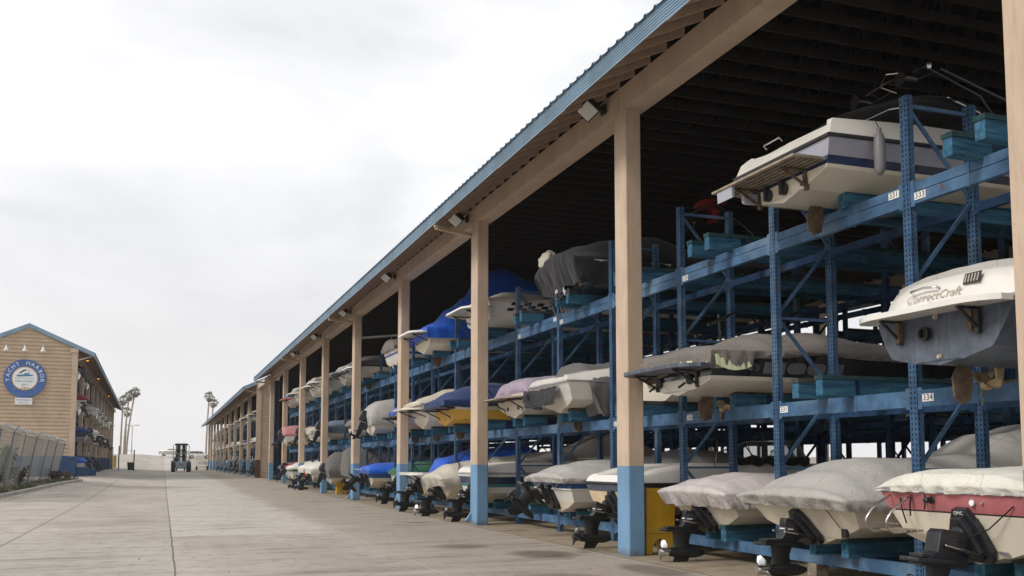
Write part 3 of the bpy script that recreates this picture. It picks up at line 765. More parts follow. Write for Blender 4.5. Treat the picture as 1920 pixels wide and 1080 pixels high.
def cover_mesh(s, st, root, mat, prof, drop=.16, p=2.6, amp=.03, seed=0, nu=64, nv=40, t0=0., t1=.99, over=.035, gather=1., dropf=None, name='cover', tip=0., sag=0., tail=.02, base=0.):
    mb = MB(); rake = s.get('rake', .18); rows = []
    N = noise.noise
    SK = 7                      # rows of the flap hanging over the transom
    for i in range(nu+SK):
        if i < SK: fl = i/SK; t = t0
        else: fl = 1.; t = t0+(t1-t0)*((i-SK)/(nu-1))**1.05
        q = st(t); H = interp(prof, t); x = q['x']; row = []
        edge = s.get('edge_k', 1.); sz = q['sz']+base
        for j in range(nv):
            v = -1+2*j/(nv-1); a = abs(v); sg = 1 if v >= 0 else -1
            ha = .74
            xx = x; hb = q['hb']+over
            dr = drop*(dropf(t, sg) if dropf else 1.)*(1+.25*N(Vector((x*1.3, sg*3.1, seed+2.2))))
            if a <= ha:
                k = a/ha; y = sg*hb*(1-(1-k)**1.12) if k < 1 else sg*hb; y = sg*hb*k
                z = sz+.015+H*(1-k**p)
                if sag: z -= sag*abs(math.sin(x*2.3+seed))*(1-k)*k*2.2
                hem = 0.
            else:
                k = (a-ha)/(1-ha); y = sg*(hb+.012*math.sin(k*3)-.02*k*k*s.get('tuck', 1.)); z = sz+.015-dr*k; hem = k
            px = xx-rake*(min(z, sz)/s['sh'])*max(0., 1-t*5)-tip*max(0., 1-t*6)
            if fl < 1:          # transom flap
                zt = z; zl = sz+.015-dr*.95*(1+.18*N(Vector((y*2.2, 7.7, seed))))
                z = min(zt, lerp(zl, sz+.02+H*.35*(1-min(1, a/ha)**p), fl**.8))
                px = xx-rake*(z/s['sh'])-over-tip+.5*over*(1-fl)+.10*max(0., fl-.8)
                hem = max(hem, (1-fl)**1.4)
            # folds
            wx = x+.25*N(Vector((x*.8, y*.8, seed+31))); wy = y+.25*N(Vector((x*.8, y*.8, seed+47)))
            f1 = .9*N(Vector((x*.9+seed, y*.8, seed*1.7)))
            for (ax, ay, ff, kk, gg) in ((1.3, .55, 1., 6., .85), (.6, 2.1, 1.3, 8., .6), (2.4, -1.5, 1., 8., .6), (4.5, 1.2, 1.2, 5., .3)):
                c_ = max(0., 1-abs(N(Vector((wx*ax+sg*a*1.2+seed*ff, wy*ay, seed+ff*13))))*kk); f1 += .50*gg*c_*c_*(.4+.6*max(0., N(Vector((x*.7, y*.9, seed+ff*5)))+.4))
            f3 = N(Vector(((x*7.5 if fl >= 1 else y*7.5)+seed, .8*hem, seed+25)))
            f2 = N(Vector(((x*19 if fl >= 1 else y*19)+seed, 1.3*hem, seed+5)))
            ad = amp*1.15*(f1*(.55+.45*min(1, H*3+.3)) - .35) + gather*(.036*f2*hem**1.3+.046*f3*max(hem**.45, .55*max(0., (a-.40)/.34)**1.6 if a < ha else 0.))
            if a > ha or fl < 1:
                if fl < 1 and a < ha: px -= ad*1.1
                else: y += sg*ad
                z += .012*N(Vector((x*9+y*9, seed, 3)))*hem
            else:
                z += ad*.9*min(1, (1-a/ha)*4+.25); y += sg*ad*.25*(a/ha)
            row.append((px, y, z))
        rows.append(row)
    mb.grid(rows)
    # close at the bow
    mb.poly(rows[-1])
    return mb.build(name, M[mat], root, smooth=180)

# ---- engines
def blades(mb, M0, r, hub, n=3, m=0, twist=38):
    mb.lathe([(hub*.55, -hub*1.6), (hub, -hub*.6), (hub, hub*1.0), (hub*.75, hub*1.5)], M0, 12, m)
    for k in range(n):
        rows = []
        for i in range(7):
            f = i/6; rr = hub*.8+(r-hub*.8)*f; wd = r*.95*math.sin(math.pi*(.22+.73*f))**.8*.62; tw = R(twist+34*(1-f))
            row = []
            for j in range(5):
                u = (j/4-.5)*2; ang = 2*math.pi*k/n+u*wd*.62/max(rr, .03)*math.cos(tw)+.35*f
                h = u*wd*.55*math.sin(tw)+.02*f
                row.append(tuple(M0 @ Vector((rr*math.cos(ang), rr*math.sin(ang), h))))
            rows.append(row)
        mb.grid(rows, m)
def prop(parent, M0, r, hub, mat, n=3):
    mb = MB(); blades(mb, M0, r, hub, n); o = mb.build('propeller', M[mat], parent, smooth=50)
    sd = o.modifiers.new('thick', 'SOLIDIFY'); sd.thickness = .006; sd.offset = 0; return o
XAFT = Matrix.Rotation(R(-90), 4, 'Y')          # z axis -> -x (aft)
def sterndrive(root, loc, tilt=0, mat='drive', pm='drive', style=0, steer=0, scale=1.):
    o_ = thing('outdrive', None, None, loc); o_.parent = root
    Sx = Matrix.Scale(scale, 4)
    mb = MB()                                    # transom shield: a tall trapezoid
    sh = [(-.18, .02), (.18, .02), (.22, .12), (.15, .37), (.07, .51), (-.07, .51), (-.15, .37), (-.22, .12)]
    LR = Matrix.Rotation(-TLEAN[0], 4, 'Y'); Ms = Sx @ LR @ Matrix(((0,1,0,0),(1,0,0,0),(0,0,1,0),(0,0,0,1)))
    kS = 1.2 if style == 1 else 1.1; sh = [(x*kS, z*kS) for x, z in sh]
    mb.prism(sh, -.075, .0, 0, Ms, .06)
    mb.prism([(x*.72, .27+(z-.27)*.8) for x, z in sh], -.15, -.076, 0, Ms, .05)
    for zz in (.10, .28): mb.tube([Sx @ Vector((-.06, -.2, zz)), Sx @ Vector((-.15, -.15, zz))], .022, n=6)
    body = mb.build('transom_shield', M[mat], o_); bevel(body, .012)
    T = Sx @ Matrix.Translation((-.06*TLEAN[0], 0, 0)) @ Matrix.Translation((-.1, 0, .3)) @ Matrix.Rotation(R(tilt), 4, 'Y') @ Matrix.Rotation(R(steer), 4, 'Z') @ Matrix.Translation((.1, 0, -.3))
    mb = MB()
    # bellows housing and upper gearcase
    mb.lathe([(.09, .08), (.115, .14), (.11, .22), (.10, .30)], T @ Matrix.Translation((0, 0, .25)) @ XAFT, 14)
    if style == 1:      # big angular shroud
        mb.prism([(-.18, .22), (-.27, .29), (-.54, .31), (-.585, .27), (-.61, .08), (-.80, -.04), (-.80, -.07), (-.22, -.07)], -.098, .098, 0, T, .06)
        for q in range(3): mb.box((-.40, -.106, .15+q*.04), (-.30, -.095, .162+q*.04), 0, T)
    else:
        mb.prism([(-.20, .24), (-.27, .28), (-.42, .28), (-.48, .26), (-.50, .12), (-.55, .05), (-.30, .03), (-.18, .10)], -.074, .074, 0, T, .12)
        mb.prism([(-.36, .285), (-.47, .325), (-.492, .30), (-.495, .21), (-.38, .21)], -.068, .068, 0, T, .1)
        mb.box((-.4985, -.055, .175), (-.48, .055, .19), 1, T); mb.box((-.4995, -.055, .194), (-.48, .055, .199), 2, T)
        mb.box((-.46, -.0765, .17), (-.37, -.068, .185), 1, T); mb.box((-.46, -.0768, .19), (-.37, -.068, .195), 2, T)
    # trim rams and hoses
    for sg in (-1, 1):
        mb.tube([T @ Vector((-.10, sg*.16, .06)), T @ Vector((-.36, sg*.145, .12))], .028, n=8)
        mb.tube([T @ Vector((-.36, sg*.145, .12)), T @ Vector((-.55, sg*.13, .15))], .014, 3, n=6)
        pts = [T @ Vector((-.06+.0*k, sg*(.10+.05*math.sin(k)), .34-.05*k+.02*math.cos(k*2))) - Vector((.10*math.sin(k*.6), 0, 0)) for k in range(6)]
        mb.tube(pts, .013, n=6)
    # anti-ventilation plate
    pl = [(-.20, .07), (-.34, .13), (-.62, .15), (-.84, .13), (-.90, .05), (-.90, -.05), (-.84, -.13), (-.62, -.15), (-.34, -.13), (-.20, -.07)]
    Mp = T @ Matrix(((1,0,0,0),(0,0,1,0),(0,1,0,0),(0,0,0,1)))
    if style == 1: pl = [(x-.04, y*1.05) for x, y in pl]
    mb.prism(pl, -.035, .005, 0, Mp, .0); mb.prism([(-.30, .09), (-.80, .09), (-.80, -.09), (-.30, -.09)], .005, .05, 0, Mp, .25)
    # leg, torpedo, skeg
    def foil(z, x0, x1, th_):
        n = 12; out = []
        for k in range(n):
            a = 2*math.pi*k/n; c_ = math.cos(a); out.append(T @ Vector(((x0+x1)/2+(x1-x0)/2*c_, th_*math.sin(a)*(1-.35*c_*-1), z)))
        return out
    rings = [foil(z, a, b, h) for z, a, b, h in ((-.03, -.68, -.34, .062), (-.16, -.66, -.38, .05), (-.30, -.67, -.37, .05), (-.34, -.70, -.28, .055))]
    i0 = [len(mb.v)+k*12 for k in range(4)]
    for r_ in rings: mb.v += [tuple(p) for p in r_]
    for a, b in zip(i0, i0[1:]):
        for j in range(12): mb.face((a+j, a+(j+1) % 12, b+(j+1) % 12, b+j))
    mb.lathe([(.012, -.10), (.05, -.16), (.078, -.26), (.085, -.42), (.082, -.60), (.07, -.72)], T @ Matrix.Translation((0, 0, -.36)) @ Matrix.Rotation(R(90), 4, 'Y') @ Matrix.Scale(1, 4), 14)
    mb.prism([(-.34, -.40), (-.62, -.40), (-.68, -.63), (-.56, -.66), (-.46, -.58)], -.012, .012, 0, T)
    b = mb.build('drive_unit', [M[mat], M['sign_white'], M['red'], M['chrome']], o_, smooth=40); bevel(b, .009, 2)
    prop(o_, T @ Matrix.Translation((-.79, 0, -.36)) @ XAFT, .20*1.0, .062, pm)
    return o_, T
def outboard(root, loc, tilt=0, cowl='drive2', scale=1., bag=None):
    o_ = thing('outboard_motor', None, None, loc); o_.parent = root
    T = Matrix.Scale(scale, 4) @ Matrix.Translation((-.1, 0, .35)) @ Matrix.Rotation(R(tilt), 4, 'Y') @ Matrix.Translation((.1, 0, -.35))
    mb = MB()
    mb.prism([(-.02, .30), (-.10, .34), (-.16, .34), (-.16, -.1), (-.02, -.1)], -.12, .12, 0, T, .05)
    mb.prism([(-.12, .25), (-.46, .25), (-.50, .12), (-.44, -.55), (-.24, -.55), (-.16, .1)], -.09, .09, 0, T, .2)
    mb.prism([(-.2, -.3), (-.62, -.3), (-.62, -.34), (-.2, -.34)], -.13, .13, 0, T)
    mb.lathe([(.01, -.1), (.05, -.16), (.07, -.28), (.07, -.5), (.06, -.6)], T @ Matrix.Translation((0, 0, -.58)) @ Matrix.Rotation(R(90), 4, 'Y'), 12)
    mb.prism([(-.3, -.6), (-.5, -.6), (-.54, -.78), (-.42, -.76)], -.012, .012, 0, T)
    bevel(mb.build('leg', M['drive2'], o_), .01)
    mb = MB(); mb.prism([(-.02, .30), (.02, .62), (-.08, .84), (-.34, .90), (-.60, .80), (-.66, .50), (-.58, .27)], -.20, .20, 0, T, .16)
    bevel(mb.build('cowling', M[bag or cowl], o_, smooth=50), .03, 3)
    prop(o_, T @ Matrix.Translation((-.68, 0, -.58)) @ XAFT, .19, .055, 'drive2')
    return o_
def inboard(root, x=.0, mat='bronze'):
    """rudder, strut and propeller under the after bottom"""
    mb = MB(); mb.prism([(.28, .02), (.10, .02), (.02, -.12), (.04, -.34), (.14, -.41), (.26, -.36), (.30, -.18)], -.014, .014, 0, Matrix.Translation((x, 0, 0)))
    bevel(mb.build('rudder', M['bronzedark'], root), .006)
    mb = MB(); mb.tube([(x+.53, 0, -.195), (x+1.7, 0, .03)], .017, n=8); mb.prism([(.62, .05), (.74, .05), (.70, -.18), (.64, -.18)], -.02, .02, 0, Matrix.Translation((x, 0, 0)))
    sh_ = mb.build('propeller_shaft', M[mat], root, smooth=40)
    prop(sh_, Matrix.Translation((x+.50, 0, -.20)) @ XAFT @ Matrix.Rotation(R(25), 4, 'Z'), .215, .045, mat, 3)
def platform(root, s, z, out=.62, wd=.92, mat='teak', th_=.035, slats=True, name='swim_platform', under='dark', rr=.35, tilt=0.):
    mb = MB(); n = 9
    def pt(u, v):                               # v 0 at hull, 1 aft
        k = 1-rr*max(0., abs(u)-.55)/.45*1.0
        return (-.02-out*v*(1 if abs(u) < .55 or rr < .2 else math.sqrt(max(.15, 1-((abs(u)-.55)/.5)**2))), u*s['hb']*wd, z+tilt*v)
    us = [-1+2*i/24 for i in range(25)]; vs = [i/6 for i in range(7)]
    for dz, fl in ((th_/2, False), (-th_/2, True)):
        mb.grid([[tuple(Vector(pt(u, v))+Vector((0, 0, dz))) for v in vs] for u in us], 0, fl)
    ed = [pt(u, 1) for u in us]
    ring = [pt(us[0], v) for v in vs[:-1]]+ed+[pt(us[-1], v) for v in vs[-2::-1]]
    for a, b in zip(ring, ring[1:]+ring[:1]): mb.quad((a[0], a[1], a[2]-th_/2), (b[0], b[1], b[2]-th_/2), (b[0], b[1], b[2]+th_/2), (a[0], a[1], a[2]+th_/2))
    if slats:
        for k in range(1, 6):
            u0 = .93
            a, b = pt(-u0, k/6.), pt(u0, k/6.)
            mb.box((min(a[0], b[0])-.012, a[1], z-th_/2-.008), (max(a[0], b[0])+.0, b[1], z-th_/2-.001), 1)
    o = mb.build(name, [M[mat], M[under]], root, fix=False)
    for sg in (-1, 1):
        y = sg*s['hb']*wd*.55; bk = MB()
        bk.bar((-out*.75, y, z-th_/2-.02), (.0, y, z-.26), .03, .03); bk.box((-.04, y-.03, z-.30), (.005, y+.03, z-th_/2-.002)); bk.bar((-out*.8, y, z-th_/2-.014), (0, y, z-th_/2-.014), .04, .024)
        bk.build('bracket', M['dark'] if mat != 'teak' else M['bronzedark'], o)
    return o
def tower(root, x, hb, z0, h, mat='black', lean=.5, bars=True):
    mb = MB()
    for dx in (0, .45):
        p = [(x+dx, -hb, z0), (x+dx-lean*.4, -hb*.96, z0+h*.6), (x+dx*.6-lean, -hb*.75, z0+h*.97), (x+dx*.6-lean, 0, z0+h*1.02), (x+dx*.6-lean, hb*.75, z0+h*.97), (x+dx-lean*.4, hb*.96, z0+h*.6), (x+dx, hb, z0)]
        mb.tube(p, .027, n=7)
    if bars:
        for y in (-.45, 0, .45): mb.tube([(x-lean, y*hb, z0+h), (x-lean+.27, y*hb, z0+h)], .02, n=6)
    return mb.build('tower', M[mat], root, smooth=50)
def windscreen(root, s, st, t, h=.36, mat='chrome', base=.0, lean=.35, name='windscreen'):
    q = st(t); y = q['hb']-.18; z = q['sz']+base; x = q['x']
    top = [(x-.9, -y, z+h*.55), (x-lean*.7, -y*.9, z+h), (x+.05, -y*.4, z+h), (x+.05, y*.4, z+h), (x-lean*.7, y*.9, z+h), (x-.9, y, z+h*.55)]
    bot = [(x-.95, -y-.02, z), (x, -y, z), (x+lean, -y*.45, z), (x+lean, y*.45, z), (x, y, z), (x-.95, y+.02, z)]
    mb = MB(); mb.tube(top, .014, n=6); mb.tube(bot, .014, n=6)
    for a, b in zip(top, bot): mb.tube([a, b], .011, n=5)
    o = mb.build(name, M[mat], root, smooth=50)
    mb = MB()
    for k in range(5): mb.quad(bot[k], bot[k+1], top[k+1], top[k])
    mb.build('pane', M['glass'], o); return o
def transom_x(s, z): return -s.get('rake', .18)*z/s['sh']
def patch_on_transom(mb, s, y0, y1, z0, z1, off=.004, m=0):
    mb.quad((transom_x(s, z0)-off, y1, z0), (transom_x(s, z0)-off, y0, z0), (transom_x(s, z1)-off, y0, z1), (transom_x(s, z1)-off, y1, z1), m)
def side_band(s, st, root, name, mat, t0, t1, f0, f1, sg=-1, off=.005, n=10, slant=.06):
    """a stripe lying on the hull side between fractions f0,f1 of chine-to-sheer"""
    mb = MB()
    def P(t, f):
        q = st(t); rk = s.get('rake', .18); z = lerp(q['cz'], q['sz'], f); y = lerp(q['cb'], q['hb'], f**.85)+off
        return (q['x']-rk*(z/s['sh'])*max(0., 1-t*5), sg*y, z)
    rows = [[P(lerp(t0+slant*(1-k), t1, i/n), lerp(f0, f1, k)) for k in (0, 1)] for i in range(n+1)]
    mb.grid(rows); return mb.build(name, M[mat], root)

RACK_Y = lambda b: 8.115+BAY*b
def boat(label, x, b, zk, s, group=None, rz=0., y=None, name='boat', dy=0.):
    loc = (x, (RACK_Y(b) if y is None else y)+dy, zk)
    root = thing(name, label, 'boat', loc, rz, group); st = hull_mesh(s, root); return root, st
def spec(**k):
    d = dict(L=6.2, hb=1.12, ch=.98, dead=.27, sh=.78, rake=.18, rows=[(1., 'white')], n=22); d.update(k); return d
def plug(root, s, z=.05, mat='bronzedark'):
    mb = MB(); mb.lathe([(.028, 0), (.026, .01), (.012, .014)], Matrix.Translation((transom_x(s, z)-.001, .0, z)) @ XAFT, 12); mb.build('drain_plug', M[mat], root)

# ======== ground tier, from the nearest ========
# 0: red banded boat
s = spec(L=6.4, hb=1.13, ch=.94, dead=.25, sh=.76, rake=.30, rows=[(.40, 'cream'), (.55, 'cream'), (.585, 'dark'), (.96, 'red'), (1., 'dark')], bottom='cream')
b0, st = boat('cream boat with a faded red band and ivory cover, rightmost on the ground', 8.16, 0, .52, s)
rail(s, st, b0, 'steel', r=.018)
def dfn(t, sg): return .9 if t < .02 else 1.
cover_mesh(s, st, b0, 'c_ivory', [(0, .19), (.03, .24), (.2, .27), (.36, .42), (.5, .62), (.58, .6), (.75, .30), (1, .08)], drop=.035, p=3.6, amp=.035, seed=3.1, tip=.02, nu=190, nv=90)
d_, T = sterndrive(b0, (transom_x(s, .05), -.05, .03), tilt=6, mat='drive2', style=1, steer=0, scale=1.02)
mb = MB(); mb.add(text_mb('OMC', .055, .001, 0, 1), Matrix.Scale(1.02, 4) @ Matrix.Rotation(-TLEAN[0], 4, 'Y') @ facing((-.0785, 0, .572), (0, -1, 0), (0, 0, 1))); mb.build('lettering', M['sign_white'], d_, fix=False)
plug(b0, s)
mb = MB()                                     # boarding ladder folded out at the left quarter
for y in (.97, .64):
    xx = transom_x(s, .72)
    mb.tube([(xx-.01, y, .70), (xx-.10, y, .66), (xx-.28, y, .54), (xx-.36, y, .44), (xx-.35, y, .35), (xx-.26, y, .30), (xx-.10, y, .305), (xx+.05, y, .31)], .013, n=8)
mb.tube([(transom_x(s, .4)-.33, .97, .40), (transom_x(s, .4)-.33, .64, .40)], .011, n=6); ld = mb.build('ladder', M['chrome'], b0, smooth=60)
mb = MB()
for xa in (-.42, -.33, -.24): mb = MB(); mb.box((xa, .60, .305), (xa+.065, 1.0, .33)); mb.build('step', M['teak'], ld)
for (nm, y, z, r_, mk) in (('exhaust', .36, .665, .042, 'dark'), ('gauge', -.20, .655, .04, 'chrome'), ('button', -.33, .66, .018, 'chrome')):
    Mx = Matrix.Translation((transom_x(s, z)-.004, y, z)) @ XAFT; mb = MB()
    mb.lathe([(r_, 0), (r_, .012), (r_*.82, .016)], Mx, 16); 
    if nm == 'exhaust': mb.lathe([(.03, 0), (.034, .09), (.02, .1)], Mx, 12)
    o = mb.build(nm, M[mk], b0, smooth=40)
    if nm == 'gauge': mb = MB(); mb.lathe([(r_*.8, .0162), (r_*.7, .018)], Mx, 14); mb.build('dial', M['sign_white'], o)
mb = MB(); xx = transom_x(s, .6)
mb.tube([(xx-.02, .66, .72), (xx-.03, .2, .80), (xx-.03, -.1, .84)], .013, n=6); mb.tube([(xx-.05, .45, .78), (xx-.045, .44, .66), (xx-.05, .45, .56)], .010, n=6)
mb.tube([(xx-.04, .66, .70), (xx-.05, .67, .60), (xx-.05, .665, .48)], .010, n=6); mb.tube([(xx-.03, .84, .67), (xx-.05, .80, .56), (xx-.06, .72, .40)], .010, n=6)
mb.tube([(xx-.03, -.72, .64), (xx-.02, -.4, .40), (xx-.06, -.16, .30)], .008, n=5)
mb.tube([(xx-.03, -.27, .50), (xx-.02, -.31, .38), (xx-.02, -.38, .28), (xx-.03, -.37, .18)], .006, n=5)
mb.build('rope', M['rope'], b0)
mb = MB(); mb.prism([(-.09, 0), (.08, .02), (.1, .05), (-.05, .04)], -.01, .01, 0, Matrix.Translation((transom_x(s, .12)-.02, -.40, .12)) @ Matrix.Rotation(R(80), 4, 'Z')); mb.build('transducer', M['lettergrey'], b0)

# 1: big cream boat under light grey canvas
s = spec(L=6.6, hb=1.12, ch=.98, dead=.27, sh=.62, rake=.44, rows=[(.55, 'cream'), (1., 'cream')], bottom='cream')
b1, st = boat('cream boat under a light grey canvas, with blue side flash, beside the red banded boat', 8.36, 1, .50, s)
rail(s, st, b1, 'steel', r=.02, dz=-.03)
cover_mesh(s, st, b1, 'c_grey', [(0, .12), (.045, .34), (.10, .52), (.2, .53), (.33, .58), (.44, .88), (.56, .98), (.7, .6), (.85, .26), (1, .1)], drop=.15, p=2.9, amp=.05, seed=8.4, tip=.10, nu=190, nv=96, over=.06, gather=1.5)
sterndrive(b1, (transom_x(s, .05), .10, .02), tilt=2, pm='chrome', scale=1.0)
side_band(s, st, b1, 'side_stripe', 'stripe', .06, .5, .40, .49); side_band(s, st, b1, 'side_stripe', 'stripe', .05, .5, .53, .56)
plug(b1, s); mb = MB(); mb.tube([(transom_x(s, .6)-.02, -.56, .57), (transom_x(s, .5)-.02, -.62, .45), (transom_x(s, .3)-.02, -.66, .26)], .006, n=5); mb.box((transom_x(s, .2)-.05, -.72, .14), (transom_x(s, .2)-.01, -.62, .25)); mb.build('rope', M['rope'], b1)
mb = MB(); Mx = Matrix.Translation((transom_x(s, .48)-.02, 1.12, .50)) @ Matrix.Rotation(R(70), 4, 'Y'); mb.tube([Mx @ Vector((.035*math.cos(a*.7), .035*math.sin(a*.7), 0)) for a in range(10)], .006, n=5); mb.build('tow_eye', M['chrome'], b1)

# 2: cream hull with a teal band, pinkish canvas
s = spec(L=5.6, hb=.99, ch=.87, dead=.25, sh=.60, rake=.40, rows=[(.72, 'cream'), (1., 'teal')], bottom='cream')
b2, st = boat('cream and teal boat under a pale pinkish canvas beside the yellow panel', 8.50, 2, .51, s)
cover_mesh(s, st, b2, 'c_lilac', [(0, .10), (.04, .20), (.10, .29), (.3, .30), (.42, .33), (.52, .40), (.7, .25), (1, .06)], drop=.24, p=3.2, amp=.04, seed=14.2, tip=.10, nu=180, nv=90, over=.06, gather=1.6, dropf=lambda t, sg: 1.0 if t < .1 else max(.45, 1-(t-.1)*3))
sterndrive(b2, (transom_x(s, .05), .08, -.02), tilt=3, steer=-6, pm='chrome')
side_band(s, st, b2, 'side_stripe', 'teal', .07, .5, .40, .50); side_band(s, st, b2, 'side_stripe', 'teal', .06, .5, .54, .57); plug(b2, s)

# 3: open white boat behind the nearest full column
s = spec(L=6.6, hb=1.14, ch=.95, dead=.27, sh=.70, rake=.18, rows=[(.30, 'stained'), (.62, 'stained'), (.93, 'navyfade'), (1., 'navy')], bottom='stained')
b3, st = boat('uncovered white boat with yellow stained transom, behind the nearest full column', 8.12, 3, .50, s)
rail(s, st, b3, 'dark', r=.026)
top_deck(s, st, b3, .36, .22, ('white', 'grey'), [(0, .45), (.12, .95), (.3, 1.0), (.7, .9), (1, .3)])
windscreen(b3, s, st, .55, .5, 'chrome', .3)
sterndrive(b3, (transom_x(s, .05), -.02, .02), tilt=4, pm='drive')
for (y, z) in ((-.36, .86), (-.50, .86)): mb = MB(); mb.lathe([(.04, 0), (.04, .012), (.03, .014)], Matrix.Translation((-.14, y, z-.1)) @ XAFT, 12); mb.build('vent', M['dark'], b3)
mb = MB(); mb.tube([(1.9+.12*k, -1.0+.05*math.sin(k*1.4), 1.12+.03*math.cos(k*2.1)) for k in range(14)], [.09+.02*math.sin(k*2) for k in range(14)], n=8); mb.build('rolled_canvas', M['c_black'], b3, smooth=180)
mb = MB(); mb.lathe([(.05, 0), (.05, .012), (.035, .014)], Matrix.Translation((1.05, -1.06, .86)) @ Matrix.Rotation(R(90), 4, 'X'), 14)
mb.tube([(1.45, -1.0, .95), (1.5, -1.08, .88), (1.56, -1.02, .8)], .014, n=6); mb.tube([(1.42, -1.07, .9), (1.48, -1.0, 1.15), (1.6, -.9, 1.5)], .008, n=5); mb.build('cleat', M['dark'], b3)

# 4: navy and white with grey canvas and tilted drive
s = spec(L=6.2, hb=1.10, ch=.94, dead=.24, sh=.72, rake=.28, rows=[(.50, 'white'), (.54, 'white'), (.98, 'hullblue'), (1., 'dark')], bottom='cream')
b4, st = boat('white boat with royal blue upper band, grey canvas and a black outdrive tilted up', 8.12, 4, .52, s)
cover_mesh(s, st, b4, 'c_grey', [(0, .12), (.05, .28), (.14, .38), (.3, .42), (.5, .62), (.6, .58), (.8, .25), (1, .06)], drop=.10, p=2.8, amp=.04, seed=21.9, tip=.12, over=.05, nu=130, nv=70)
sterndrive(b4, (transom_x(s, .05), .12, .06), tilt=42, pm='drive')
rail(s, st, b4, 'white', r=.02, frac=.56, name='moulding')
mb = MB(); mb.tube([(transom_x(s, .6)-.03, -.45+.1*k, .66-.14*math.sin(k*.9)) for k in range(6)], .012, n=6); mb.build('rope', M['steel'], b4)

# 6: white boat with dark blue flash and folded canvas (bay 5 is empty)
s = spec(L=7.0, hb=1.2, ch=1.02, dead=.28, sh=.80, rake=.2, rows=[(.30, 'white'), (.46, 'teal'), (.82, 'navy'), (1., 'white')], bottom='cream')
b6, st = boat('large white boat with navy flash, its canvas pulled forward, behind the second full column', 8.05, 6, .5, s)
top_deck(s, st, b6, .30, .2, ('white', 'grey'), [(0, .5), (.1, .9), (.5, 1.4), (.7, 1.2), (1, .3)])
rail(s, st, b6, 'grey', r=.022)
cover_mesh(s, st, b6, 'c_brown', [(.25, .12), (.36, .35), (.5, .75), (.56, .95), (.66, .55), (.8, .2), (1, .05)], drop=.02, p=1.5, amp=.03, seed=5.5, t0=.26, t1=.9, over=-.12, base=.32, nu=44, nv=30, gather=.6)
sterndrive(b6, (transom_x(s, .05), .0, .02), tilt=4, pm='drive')

# 7: cream boat in a beige canvas with black straps
s = spec(L=6.4, hb=1.12, ch=.92, dead=.26, sh=.62, rake=.34, rows=[(.5, 'cream'), (1., 'cream')], bottom='cream')
b7, st = boat('cream boat in a beige canvas tied down with black straps', 7.98, 7, .5, s)
cover_mesh(s, st, b7, 'c_tan', [(0, .14), (.06, .42), (.14, .52), (.25, .62), (.4, .72), (.55, .78), (.75, .4), (1, .08)], drop=.26, p=2.6, amp=.05, seed=31., tip=.12, over=.05, nu=110, nv=60, gather=1.4)
sterndrive(b7, (transom_x(s, .05), .05, -.02), tilt=3, pm='chrome')
mb = MB()
for (x, y0, y1) in ((.3, -.1, -1.2), (.35, .4, 1.0), (1.2, -.5, -1.24)): mb.tube([(x, y0, 1.12), (x-.1, (y0+y1)/2, 1.06), (x-.25, y1, .68)], .018, n=5)
mb.build('strap', M['rope'], b7)
# 8: white stern platform
s = spec(L=6.2, hb=1.12, ch=.95, dead=.25, sh=.72, rows=[(1., 'white')], bottom='stained')
b8, st = boat('white boat with a thick white stern platform, beside the third full column', 8.0, 8, .5, s)
platform(b8, s, .72, .62, .96, 'white', .09, False, 'stern_platform', 'white')
cover_mesh(s, st, b8, 'c_blue', [(0, .1), (.1, .5), (.3, .8), (.5, .95), (.8, .4), (1, .1)], drop=.2, amp=.05, seed=3.3, nu=34, nv=24, t0=.1)
sterndrive(b8, (transom_x(s, .05), .0, .05), tilt=6, pm='drive')

# ======== middle tier ========
# 0: white tournament boat with bronze running gear and lettering
s = spec(L=6.0, hb=.98, ch=.72, dead=.13, sh=.60, rake=-.04, rows=[(.42, 'navyfade'), (.92, 'navyfade'), (1., 'white')], bottom='navyfade', fine=.5)
m0, st = boat('white boat with chalky navy lower hull and gold lettering, right end of middle tier', 7.72, 0, 2.62, s)
mb = MB(); rows = []                          # sloping white upper transom and side deck
for (x, y, z) in ((0.0, .93, .602), (.04, .92, .72), (.08, .90, .84), (.14, .86, .95), (.30, .82, 1.0)):
    rows.append([(x+.10*abs(v)**3, y*v, z-.05*abs(v)**4) for v in [-1+k/8 for k in range(17)]])
for t in (.2, .35, .5, .7, .9):
    q = st(t); rows.append([(q['x'], max(.02, q['hb']-.06)*v, q['sz']+.36*(1-t*.5)-.05*abs(v)**4) for v in [-1+k/8 for k in range(17)]])
mb.grid(rows)
for sg in (0, -1):                            # sides down to the sheer
    a = [r_[sg] for r_ in rows]; low = [(p[0], (p[1]*1.04), .602) for p in a]
    mb.grid([a, low] if sg == 0 else [low, a])
mb.build('deck', M['white'], m0, smooth=50)
rail(s, st, m0, 'steel', r=.026, frac=1.0)
platform(m0, s, .575, .34, 1.03, 'white', .06, False, 'swim_platform', 'stained', rr=.6)
slope = Vector((.08, 0, .24)).normalized()
def on_deck(y, k): return (.0+.08*k-.012, y, .602+.24*k+.002)
mb = MB(); mb.add(text_mb('CorrectCraft', .138, .0015, .25, 1.05), facing(on_deck(.10, .66), (0, -1, 0), slope)); mb.add(text_mb('Towboats', .07, .0012, .25, 1.15), facing(on_deck(-.02, .28), (0, -1, 0), slope)); mb.build('lettering', M['badge'], m0, fix=False)
mb = MB(); mb.tube([on_deck(.42, .98), (on_deck(.40, .98)[0]-.04, .40, on_deck(0, 1.02)[2]), (on_deck(.2, 1.06)[0]-.05, .22, on_deck(0, 1.1)[2]), (on_deck(0, .98)[0]-.04, .04, on_deck(0, 1.02)[2]), on_deck(.02, .98)], .013, n=7); mb.build('grab_handle', M['chrome'], m0, smooth=60)
mb = MB(); p = Vector(on_deck(-.42, 1.12)); Mx = facing(p, (0, -1, 0), slope); mb.box((-.11, -.06, -.004), (.11, .06, .004), 0, Mx)
